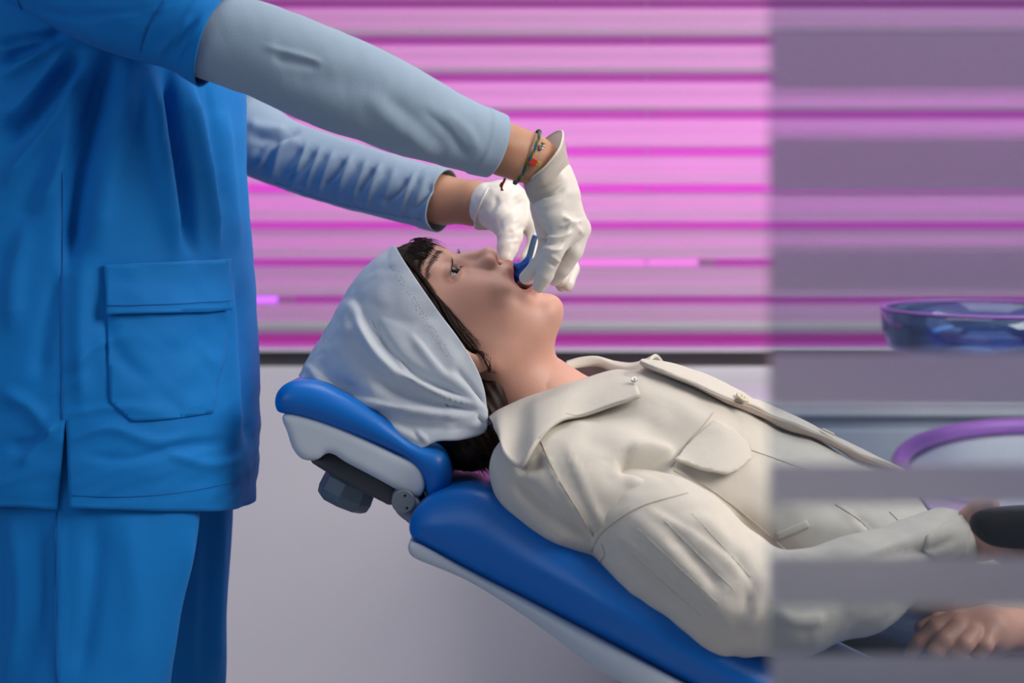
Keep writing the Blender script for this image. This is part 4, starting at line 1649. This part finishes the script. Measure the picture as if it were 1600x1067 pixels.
V = G.reshape(-1, 3)
F = grid_faces(nz, nth)
N = vnormals(V, F)
cen = np.array([ring_par(.9)[0], CY, 0])
if (((V - cen) * np.array([1, 1, 0])) * N).sum() < 0:
    F = F[:, ::-1]
V = folds(V, F, [
    ([(186, 62), (165, 110), (140, 180), (120, 270), (110, 360), (104, 430)], 17, -0.02240, -.25),
    ([(120, 110), (112, 180), (92, 260), (60, 340)], 16, 0.00980), ([(205, 100), (190, 190), (165, 300), (150, 400)], 20, 0.00980),
    ([(262, 105), (274, 190), (292, 290), (304, 400)], 10, -0.01680, .3), ([(236, 108), (246, 220), (264, 330), (276, 402)], 12, 0.01260),
    ([(290, 120), (310, 200), (330, 290), (345, 390)], 9, 0.00840, .4), ([(318, 130), (340, 240), (356, 340)], 8, -0.00420), ([(352, 170), (366, 280), (376, 400)], 8, 0.00560, .3),
    ([(100, 46), (55, 58), (0, 66)], 5, -0.00840), ([(104, 50), (60, 74), (0, 98)], 7, -0.01120, .3), ([(98, 60), (50, 92), (0, 122)], 8, 0.00840),
    ([(125, 82), (88, 130), (48, 178), (0, 224)], 14, -0.01820, .25), ([(112, 72), (70, 125), (30, 168), (0, 190)], 12, 0.01120),
    ([(118, 120), (80, 190), (40, 240), (0, 292)], 10, 0.00980, -.4), ([(95, 215), (60, 290), (20, 380), (0, 440)], 16, -0.00560),
    ([(40, 330), (24, 420), (20, 520)], 16, 0.00700), ([(90, 420), (70, 520), (60, 600)], 14, -0.00560), ([(130, 400), (124, 520), (128, 640)], 14, 0.00560),
    ([(372, 430), (384, 540), (392, 650), (396, 720)], 11, -0.00980, -.3), ([(358, 430), (366, 560), (372, 700)], 10, 0.00700),
    ([(150, 470), (190, 560), (240, 600)], 14, -0.00420), ([(110, 580), (150, 540), (200, 520)], 9, 0.00420), ([(110, 690), (170, 668), (240, 690), (300, 680)], 8, 0.00392), ([(130, 712), (200, 718), (270, 700), (360, 690)], 7, -0.00420),
    ([(0, 610), (50, 640), (85, 690)], 12, 0.00560), ([(30, 730), (60, 690), (90, 660)], 7, 0.00420), ([(10, 700), (50, 690), (80, 650)], 8, -0.00420),
    ([(100, 650), (180, 636), (260, 645)], 6, 0.00280), ([(250, 700), (320, 725), (380, 716)], 7, 0.00364),
], taper=True)
N = vnormals(V, F)
fz = np.clip((1.0 - V[:, 2]) / .2, 0.25, 1)
V = V + N * ((wnoise(V, 14, 51, (1, 1, .6)) * .0022 + wnoise(V, 34, 52, (.7, .7, 1.5)) * .0013 * fz + wnoise(V, 80, 53, (.6, .6, 1.6)) * .0005 * fz))[:, None]
# weld the side seam above the slit
me_o = mk('tunic', V, F, M['scrub'], den)
bm = bmesh.new(); bm.from_mesh(me_o.data)
bm.verts.ensure_lookup_table()
pairs = {}
for i, z in enumerate(zs_):
    if z >= zslit:
        pairs[bm.verts[i * nth + nth - 1]] = bm.verts[i * nth]
bmesh.ops.weld_verts(bm, targetmap=pairs)
bm.to_mesh(me_o.data); bm.free()
tunic = me_o
tt = bvh(V, F)
solid(tunic, 0.0016, -1)
cord('side_seam', [(97, 270), (97, 400), (97, 520), (97, 655)], tt, M['bluseam'], tunic, .0007, .0006)
cord('hem_stitching', [(112, 774), (200, 776), (290, 768), (372, 752)], tt, M['bluseam'], tunic, .0005, .0006)
pk = patch('pocket', [(168, 488), (168, 560), (172, 628), (206, 658), (270, 654), (332, 645), (338, 600), (350, 560), (355, 486)], tt, M['scrub'], tunic, step=6, off=.0025, thick=.0025, wr=.0008)
pf = patch('pocket_band', [(161, 414), (220, 411), (290, 408), (356, 405), (356, 450), (355, 484), (320, 488), (260, 489), (200, 490), (166, 490), (164, 450)], tt, M['scrub'], tunic, step=6, off=.0055, thick=.003, wr=.0006,
           lift=lambda q: .004 * np.clip((q[:, 1] - 440) / 50, 0, 1))
cord('pocket_stitching', [(166, 477), (220, 477), (300, 474), (355, 471)], tt, M['bluseam'], pf, .0005, .0095)

# ---- sleeves
def sleeve_mesh(name, st, n, m, mat_, fl, noise, par, seed, thick=.0018, hem=None, hem_h=.0022):
    V, F = tube(st, n, m)
    C = V.reshape(n, m, 3).mean(1, keepdims=True)
    if (vnormals(V, F) * (V.reshape(n, m, 3) - C).reshape(-1, 3)).sum() < 0:
        F = F[:, ::-1]
    V = folds(V, F, fl)
    N = vnormals(V, F)
    V = V + N * (wnoise(V, 20, seed) * noise + wnoise(V, 55, seed + 1) * noise * .35)[:, None]
    if hem:
        r = np.repeat(np.arange(n) / (n - 1), m)
        V = V + vnormals(V, F) * (hem_h * np.clip((r - hem) / .012, 0, 1))[:, None]
    o = mk(name, V, F, mat_, par)
    solid(o, thick, -1)
    return o, bvh(V, F)

bsl, bslt = sleeve_mesh('tunic_sleeve', [(20, -95, -.135, 100, .8), (90, -62, -.150, 98, .85), (160, -22, -.170, 92, .9), (230, 12, -.185, 82), (290, 38, -.195, 77), (341, 60, -.20, 78)], 110, 110, M['scrub'],
    [([(150, 30), (210, 22), (262, 10)], 5, .003, .4), ([(40, 10), (100, 24), (200, 22), (260, 14)], 7, -.0025), ([(255, 5), (232, 40), (220, 75)], 4, -.002), ([(300, 25), (262, 70), (246, 92)], 5, .003, .4),
     ([(310, 30), (280, 70), (268, 96)], 4, -.003), ([(60, -20), (130, 40), (190, 70)], 16, .003), ([(325, 20), (290, 70), (270, 100)], 4, .0025)], .0016, den, 71, hem=.90, hem_h=.0012)
cord('sleeve_seam', [(258, 0), (240, 24), (226, 52), (219, 80)], bslt, M['bluseam'], bsl, .0007, .0005)
cord('armhole_seam', [(28, 0), (36, 18), (50, 32)], bslt, M['bluseam'], bsl, .0007, .0005)
bsl2, _ = sleeve_mesh('tunic_sleeve', [(40, -70, .19, 105, .8), (130, -10, .205, 100, .85), (230, 70, .215, 92), (320, 135, .22, 78), (372, 178, .22, 68)], 60, 70, M['scrub'], [], .002, den, 81)

gsl, gslt = sleeve_mesh('undershirt_sleeve', [(250, 22, -.190, 66), (330, 54, -.195, 70), (420, 84, -.195, 74), (520, 126, -.185, 76), (600, 160, -.17, 70), (700, 202, -.145, 58), (774, 228, -.125, 49)], 190, 130, M['sleeve'],
    [([(425, 88), (455, 96), (500, 104)], 7, -.0032, .2), ([(410, 72), (460, 84), (505, 98)], 5, .0022), ([(440, 120), (520, 128), (600, 150)], 22, -.003),
     ([(600, 150), (650, 190), (700, 240)], 16, -.004), ([(560, 140), (640, 210), (690, 250)], 16, .003), ([(660, 170), (700, 205), (735, 250)], 9, -.003, .3), ([(690, 175), (730, 205), (750, 240)], 9, .0022)],
    .0011, den, 91, hem=.935, hem_h=.0014)
fw = []
for k in range(11):
    x = 430 + k * 24 + (k % 3) * 6 + 5 * math.sin(k * 2.3)
    am = 0.55 + 0.65 * abs(math.sin(k * 1.7 + .6))
    yt = 200 + (x - 430) * .28
    fw.append(([(x + 6, yt + 4 + 14 * am), (x - 10, yt + 45), (x - 22 - 8 * (k % 3), yt + 95 - 25 * am)], 5 + (k % 2) * 1.5, (-.0034 if k % 2 else -.0046) * am, .3))
    fw.append(([(x + 17, yt + 12), (x + 2, yt + 48), (x - 10, yt + 88)], 5, .0028 * am, -.3))
fw += [([(385, 190), (410, 200), (450, 205)], 9, .005), ([(390, 215), (430, 215), (470, 200)], 7, -.005), ([(400, 260), (425, 235), (470, 215)], 7, .005, .3), ([(395, 245), (420, 222), (455, 208)], 6, -.004)]
gsl2, gslt2 = sleeve_mesh('undershirt_sleeve', [(300, 152, .215, 60), (372, 200, .215, 62), (440, 238, .205, 54), (540, 272, .18, 52), (620, 296, .15, 50), (692, 314, .125, 49)], 170, 120, M['sleeve'], fw, .0009, den, 101, hem=.93, hem_h=.0012)
cord('inseam', [(430, 285), (500, 310), (560, 325), (620, 338), (672, 345)], gslt2, M['sleeve'], gsl2, .0008, .0003)

# ---- trousers
def leg(name, st, fl, seed, n=120, m=140, par=None):
    V, F = tube(st, n, m)
    C = V.reshape(n, m, 3).mean(1, keepdims=True)
    if (vnormals(V, F) * (V.reshape(n, m, 3) - C).reshape(-1, 3)).sum() < 0:
        F = F[:, ::-1]
    V = folds(V, F, fl)
    N = vnormals(V, F)
    V = V + N * (wnoise(V, 12, seed, (1, 1, .35)) * .0028 + wnoise(V, 40, seed + 1, (1, 1, .4)) * .0007)[:, None]
    return V, F

zf = HY + (ZC - 0.07) * S / ((D - .08) / D)
Ln, Lf = leg('a', [(122, 640, -.075, 195, .62), (124, 800, -.080, 190, .66), (118, 950, -.082, 165, .72), (112, 1100, -.082, 148, .8), (104, 1400, -.082, 120, .9), (98, zf, -.082, 108, 1.0)],
             [([(90, 800), (92, 950), (90, 1067)], 6, .004), ([(150, 800), (145, 930), (120, 1067)], 16, -.006), ([(200, 800), (210, 940), (200, 1067)], 22, .004), ([(60, 800), (70, 950), (30, 1067)], 14, -.005), ([(20, 800), (30, 950), (10, 1067)], 10, .005), ([(300, 820), (290, 930), (262, 1060)], 10, .005)], 111)
zf2 = HY + (ZC - 0.07) * S / ((D + .15) / D)
Rn, Rf = leg('b', [(180, 640, .135, 175, .6), (188, 800, .135, 178, .64), (196, 950, .135, 160, .74), (200, 1100, .135, 148, .8), (196, 1400, .135, 110, .9), (190, zf2, .135, 98, 1.0)],
             [([(352, 780), (350, 900), (345, 1067)], 8, .004), ([(330, 780), (328, 900), (320, 1067)], 9, -.004)], 121)
trm = mk('trousers', Ln, Lf, M['scrub'], den)
solid(trm, .002, -1)
tr2 = mk('trouser_leg', Rn, Rf, M['scrub'], trm)
solid(tr2, .002, -1)
trt = bvh(Ln, Lf)
cord('outseam', [(88, 800), (86, 900), (88, 1000), (90, 1066)], trt, M['bluseam'], trm, .0008, .0006)
for (x_, y_) in ((98, -.082), (190, .135)):
    c = P(x_, HY + (ZC - .04) * S / ((D + y_) / D), y_)
    def clog(p):
        d = ell(p, c + np.array([.06, 0, -.0]), (.145, .05, .045))
        d = smin(d, ell(p, c + np.array([-.02, 0, .02]), (.06, .045, .05)), .02)
        return smax(d, -(p[:, 2] - .002), .004)
    V, F = surface_nets(clog, c + np.array([-.12, -.08, -.06]), c + np.array([.24, .08, .10]), .006)
    mk('clog', V, F, M['white'], den)

# ---- body under the clothes
WR_N = [(760, 221, -.127, 41), (800, 236, -.118, 40)]
def denbody(p):
    d = cone(p, (-.49, CY, .90), (-.49, CY, 1.33), .115, .115)
    d = smin(d, cone(p, (-.49, CY - .11, 1.40), (-.49, CY + .11, 1.40), .05, .05), .05)
    d = smin(d, cone(p, (-.48, CY, 1.40), (-.46, CY, 1.52), .050, .052), .03)
    # near arm
    d = smin(d, chain(p, [P(80, -75, -.14), P(330, 54, -.195), P(480, 112, -.187), P(640, 178, -.158)], [.045, .028, .030, .030], .015), .02)
    d = smin(d, chain(p, [P(640, 178, -.158), P(740, 216, -.133), P(790, 234, -.121), P(826, 247, -.108), P(852, 258, -.100)], [.030, .0268, .0265, .0258, .021], .01), .01)
    d = smin(d, cone(p, P(852, 258, -.100), P(872, 300, -.093), .017, .011), .01)
    # far arm
    d = smin(d, chain(p, [P(80, -50, .19), P(330, 172, .215), P(440, 240, .205), P(560, 278, .175)], [.045, .028, .028, .030], .015), .02)
    d = smin(d, chain(p, [P(560, 278, .175), P(690, 312, .125), P(745, 318, .110), P(770, 320, .10)], [.030, .028, .0255, .019], .01), .01)
    for y_ in (-.075, .13):
        d = smin(d, chain(p, [np.array([-.48, y_, .86]), np.array([-.49, y_, .48]), np.array([-.53, y_, .08])], [.075, .055, .04], .03), .04)
    return d
dV, dF = surface_nets(denbody, (-.70, -.32, .02), (.13, .32, 1.60), .0085)
# a head above the picture's top edge, looking down at the patient
def place_head(L):
    L = (np.asarray(L) - np.array([110, -95, 0])) / 1000.0
    A = np.array([.35, 0, -.937]); B = np.array([.937, 0, .35]); W = np.array([0, -1, 0])
    o_ = np.array([-.455, CY, 1.535])
    return o_ + L[:, :1] * A + L[:, 1:2] * B + L[:, 2:] * W
db = mk('body', place_head(HV), HF, M['skin2'], den)
union_all(db, [mk('limb', dV, dF, M['skin2'])])
def hair2(p):
    q = p.copy(); q[:, 2] = np.abs(q[:, 2])
    d = skull(p) - 7
    return smax(d, (p[:, 0] - (-30 + np.maximum(0, -30 - p[:, 1]) * 1.6)) * .5, 6)
V, F = surface_nets(hair2, (-100, -212, -92), (110, 14, 92), 4.0)
mk('hair', place_head(V), F, M['hair'], den)

# ---- gloves: near hand flexed down from the wrist, little-finger side towards the picture
gn = hand_mesh(
    [((862, 276, -.096), (872, 305, -.094), .0225, .0215), ((872, 305, -.094), (888, 345, -.088), .0205, .0165), ((864, 290, -.080), (892, 345, -.062), .019, .0155), ((860, 285, -.098), (866, 335, -.104), .0205, .0150), ((866, 335, -.104), (878, 362, -.104), .0150, .0135),
     ((888, 340, -.090), (902, 356, -.080), .0145, .0115), ((845, 300, -.078), (850, 330, -.068), .014, .0125)],
    [([(882, 358, -.106), (866, 392, -.113), (852, 428, -.104), (843, 446, -.096)], [.0128, .0106, .0094, .0078]),
     ([(898, 356, -.092), (868, 386, -.098), (840, 416, -.088), (822, 434, -.076)], [.0122, .0104, .0092, .0078]),
     ([(906, 358, -.074), (896, 392, -.080), (878, 420, -.074), (866, 436, -.066)], [.0120, .0104, .0092, .0078]),
     ([(902, 354, -.056), (890, 392, -.056), (866, 412, -.050), (848, 420, -.046)], [.0118, .0100, .0090, .0076]),
     ([(848, 325, -.068), (852, 352, -.058), (856, 380, -.052), (846, 402, -.044)], [.0130, .0115, .0100, .0080])], .0015, .03, .005)
V, F = gn
V = folds(V, F, [([(842, 368), (868, 372), (895, 362)], 3.2, 0.00306), ([(842, 378), (866, 381), (884, 376)], 3.0, -0.00272), ([(846, 388), (868, 391), (880, 388)], 2.6, 0.00238), ([(880, 340), (898, 352), (912, 366)], 4, 0.00204), ([(872, 355), (892, 348), (910, 344)], 3.4, 0.00272, .3),
    ([(880, 338), (890, 345), (885, 360)], 3, 0.00238), ([(828, 318), (850, 322), (878, 312)], 5, 0.00170), ([(832, 302), (860, 306), (884, 296)], 4, -0.00204), ([(854, 408), (862, 412), (868, 418)], 3, -0.00204), ([(858, 398), (868, 404), (876, 410)], 3, 0.00170)])
V = V + vnormals(V, F) * (wnoise(V, 120, 131) * .00030)[:, None]
gl = mk('glove', V, F, M['glove'], den)

def ringloft(rings, n, m, wob=0.0, seed=0):
    """rings: (centre world, axis u, axis v) as ellipses"""
    R = np.array([np.concatenate([c, u, v]) for c, u, v in rings])
    R = catmull(R, n)
    th = np.linspace(0, 2 * np.pi, m, endpoint=False)
    V = R[:, None, :3] + np.cos(th)[None, :, None] * R[:, None, 3:6] + np.sin(th)[None, :, None] * R[:, None, 6:9]
    return V.reshape(-1, 3), grid_faces(n, m, True)

def ell_ring(pa, pb, y, depth, tilt=0.0):
    a, b = P(*pa, y), P(*pb, y)
    c = (a + b) / 2 + np.array([-tilt, 0, tilt * 1.3])
    return c, (a - b) / 2, np.array([tilt * 1.2, -depth, -tilt * 1.5])

V, F = ringloft([ell_ring((888, 217), (824, 292), -.100, .034, .006), ell_ring((889, 223), (825, 298), -.100, .034, .005), ell_ring((888, 240), (828, 310), -.098, .031, .002), ell_ring((890, 265), (832, 318), -.096, .027), ell_ring((896, 290), (840, 328), -.094, .024)], 44, 80)
C = V.reshape(44, 80, 3).mean(1, keepdims=True)
if (vnormals(V, F) * (V.reshape(44, 80, 3) - C).reshape(-1, 3)).sum() < 0:
    F = F[:, ::-1]
V = folds(V, F, [([(836, 292), (860, 276), (880, 250)], 3, .0016), ([(832, 300), (860, 288), (884, 262)], 3, -.0014), ([(840, 306), (866, 294), (886, 282)], 3, .0012)])
V = V + vnormals(V, F) * (wnoise(V, 60, 141) * .0009)[:, None]
cf = mk('cuff', V, F, M['glove_thin'], gl)
solid(cf, .0009, -1)
V2, F2 = sweep(np.concatenate([V[:80], V[:1]]), .0011, 8, cap=False)
mk('cuff_bead', V2, F2, M['glove'], cf)

# far hand: thumb towards the picture, fingers curling down to the jaw
gf = hand_mesh(
    [((762, 318, .100), (790, 318, .095), .0245, .0240), ((790, 318, .095), (825, 335, .10), .0220, .0170), ((790, 310, .11), (838, 335, .125), .0200, .0150), ((782, 325, .085), (795, 350, .070), .0200, .0160), ((765, 325, .095), (792, 345, .075), .021, .018)],
    [([(794, 348, .068), (797, 368, .058), (793, 388, .050), (790, 402, .044)], [.0180, .0148, .0122, .0092]),
     ([(824, 338, .090), (838, 366, .080), (836, 390, .066), (824, 405, .054)], [.0130, .0115, .0105, .0085]),
     ([(838, 338, .110), (874, 372, .108), (884, 410, .090), (876, 436, .066)], [.0125, .0112, .0105, .0090]),
     ([(838, 342, .125), (880, 385, .122), (892, 420, .104), (886, 444, .080)], [.0118, .0105, .0098, .0084]),
     ([(832, 348, .138), (866, 392, .135), (880, 425, .12), (878, 446, .10)], [.0110, .0095, .0088, .0075])], .0016, .03, .006)
V, F = gf
V = folds(V, F, [([(768, 345), (785, 318), (815, 298)], 4, 0.00184, .3), ([(775, 355), (795, 330), (822, 312)], 4, -0.00153), ([(778, 372), (795, 352), (812, 340)], 3.2, 0.00143), ([(782, 388), (795, 378), (815, 376)], 3, 0.00112), ([(755, 320), (772, 300), (792, 290)], 6, 0.00143), ([(762, 345), (772, 325), (776, 305)], 4, -0.00143), ([(792, 365), (806, 360), (822, 352)], 3, -0.00122)])
V = V + vnormals(V, F) * (wnoise(V, 120, 151) * .00030)[:, None]
gl2 = mk('glove', V, F, M['glove'], den)
V, F = ringloft([ell_ring((770, 281), (738, 352), .105, .034, -.003), ell_ring((776, 283), (744, 356), .104, .0335, -.002), ell_ring((786, 285), (756, 360), .102, .031), ell_ring((796, 290), (772, 358), .10, .028)], 30, 72)
C = V.reshape(30, 72, 3).mean(1, keepdims=True)
if (vnormals(V, F) * (V.reshape(30, 72, 3) - C).reshape(-1, 3)).sum() < 0:
    F = F[:, ::-1]
V = V + vnormals(V, F) * (wnoise(V, 60, 161) * .0009)[:, None]
cf2 = mk('cuff', V, F, M['glove_thin'], gl2)
solid(cf2, .0009, -1)
V2, F2 = sweep(np.concatenate([V[:72], V[:1]]), .0011, 8, cap=False)
mk('cuff_bead', V2, F2, M['glove'], cf2)

# ---- bracelet on the near wrist
br = bpy.data.objects.new('bracelet', None)
COL.objects.link(br); br.parent = den
ca, cb = P(841, 205, -.110), P(806, 286, -.110)
cc = (ca + cb) / 2
th = np.linspace(0, 2 * np.pi, 181)
for k, (m_, r_) in enumerate((('teal', .0008), ('green', .0007), ('yellow', .0005), ('teal', .0007))):
    ph = k * math.pi / 2
    rr = 1.015 + .018 * np.cos(14 * th + ph)
    C = cc + np.cos(th)[:, None] * rr[:, None] * (ca - cb) / 2 + np.sin(th)[:, None] * rr[:, None] * np.array([.006, -.0312, .003]) + (.0012 * np.sin(14 * th + ph))[:, None] * np.array([.9, 0, -.4])
    V, F = sweep(C, r_, 6, cap=False)
    mk('braided_thread', V, F, M[m_], br)
def bead(px, py, y, r, m_, name, sc=(1, 1, 1)):
    def f(p):
        return ell(p, P(px, py, y), np.array(sc) * r)
    V, F = surface_nets(f, P(px, py, y) - 2.4 * r, P(px, py, y) + 2.4 * r, r / 7)
    return mk(name, V, F, M[m_], br)
def block(px, py, y, hx, hz, m_, name, ang):
    c = P(px, py, y)
    R = np.array([[math.cos(ang), 0, math.sin(ang)], [0, 1, 0], [-math.sin(ang), 0, math.cos(ang)]])
    Vb = np.array([[sx * hx, sy * .002, sz * hz] for sx in (-1, 1) for sy in (-1, 1) for sz in (-1, 1)]) @ R.T + c
    o = mk(name, Vb, [[0, 1, 3, 2], [4, 6, 7, 5], [0, 4, 5, 1], [2, 3, 7, 6], [0, 2, 6, 4], [1, 5, 7, 3]], M[m_], br, smooth=False)
    recalc(o)
    return bevel(o, .0008, 3)
block(833, 253, -.139, .0042, .0036, 'red', 'red_charm', .45)
block(841, 257, -.138, .0026, .0030, 'gold', 'gold_charm', .45)
for k, (x_, y_) in enumerate(((849, 224), (848, 228), (846, 232))):
    bead(x_, y_, -.134, .0024, 'silver' if k else 'gold', 'round_bead', (1.1, 1, .7))
for dx in (-2, 1):
    C = catmull(np.array([P(789, 279, -.126), P(787, 284, -.128), P(783 - dx, 289, -.128), P(785 + dx, 298, -.127)]), 16)
    V, F = sweep(C, np.linspace(.0014, .0008, 16), 7)
    mk('tassel', V, F, M['darkred'], br)

# ------------------------------------------------------------------ put every root at its thing's base without moving the parts
bpy.context.view_layer.update()
for r in [o for o in bpy.data.objects if o.type == 'EMPTY' and o.parent is None]:
    pts = []
    for k in r.children_recursive:
        if k.type == 'MESH':
            pts += [k.matrix_world @ Vector(c) for c in k.bound_box]
    if not pts:
        continue
    A = np.array(pts)
    base = Vector(((A[:, 0].min() + A[:, 0].max()) / 2, (A[:, 1].min() + A[:, 1].max()) / 2, A[:, 2].min()))
    r.location = base
    for k in r.children:
        k.matrix_parent_inverse = Matrix.Translation(-base)
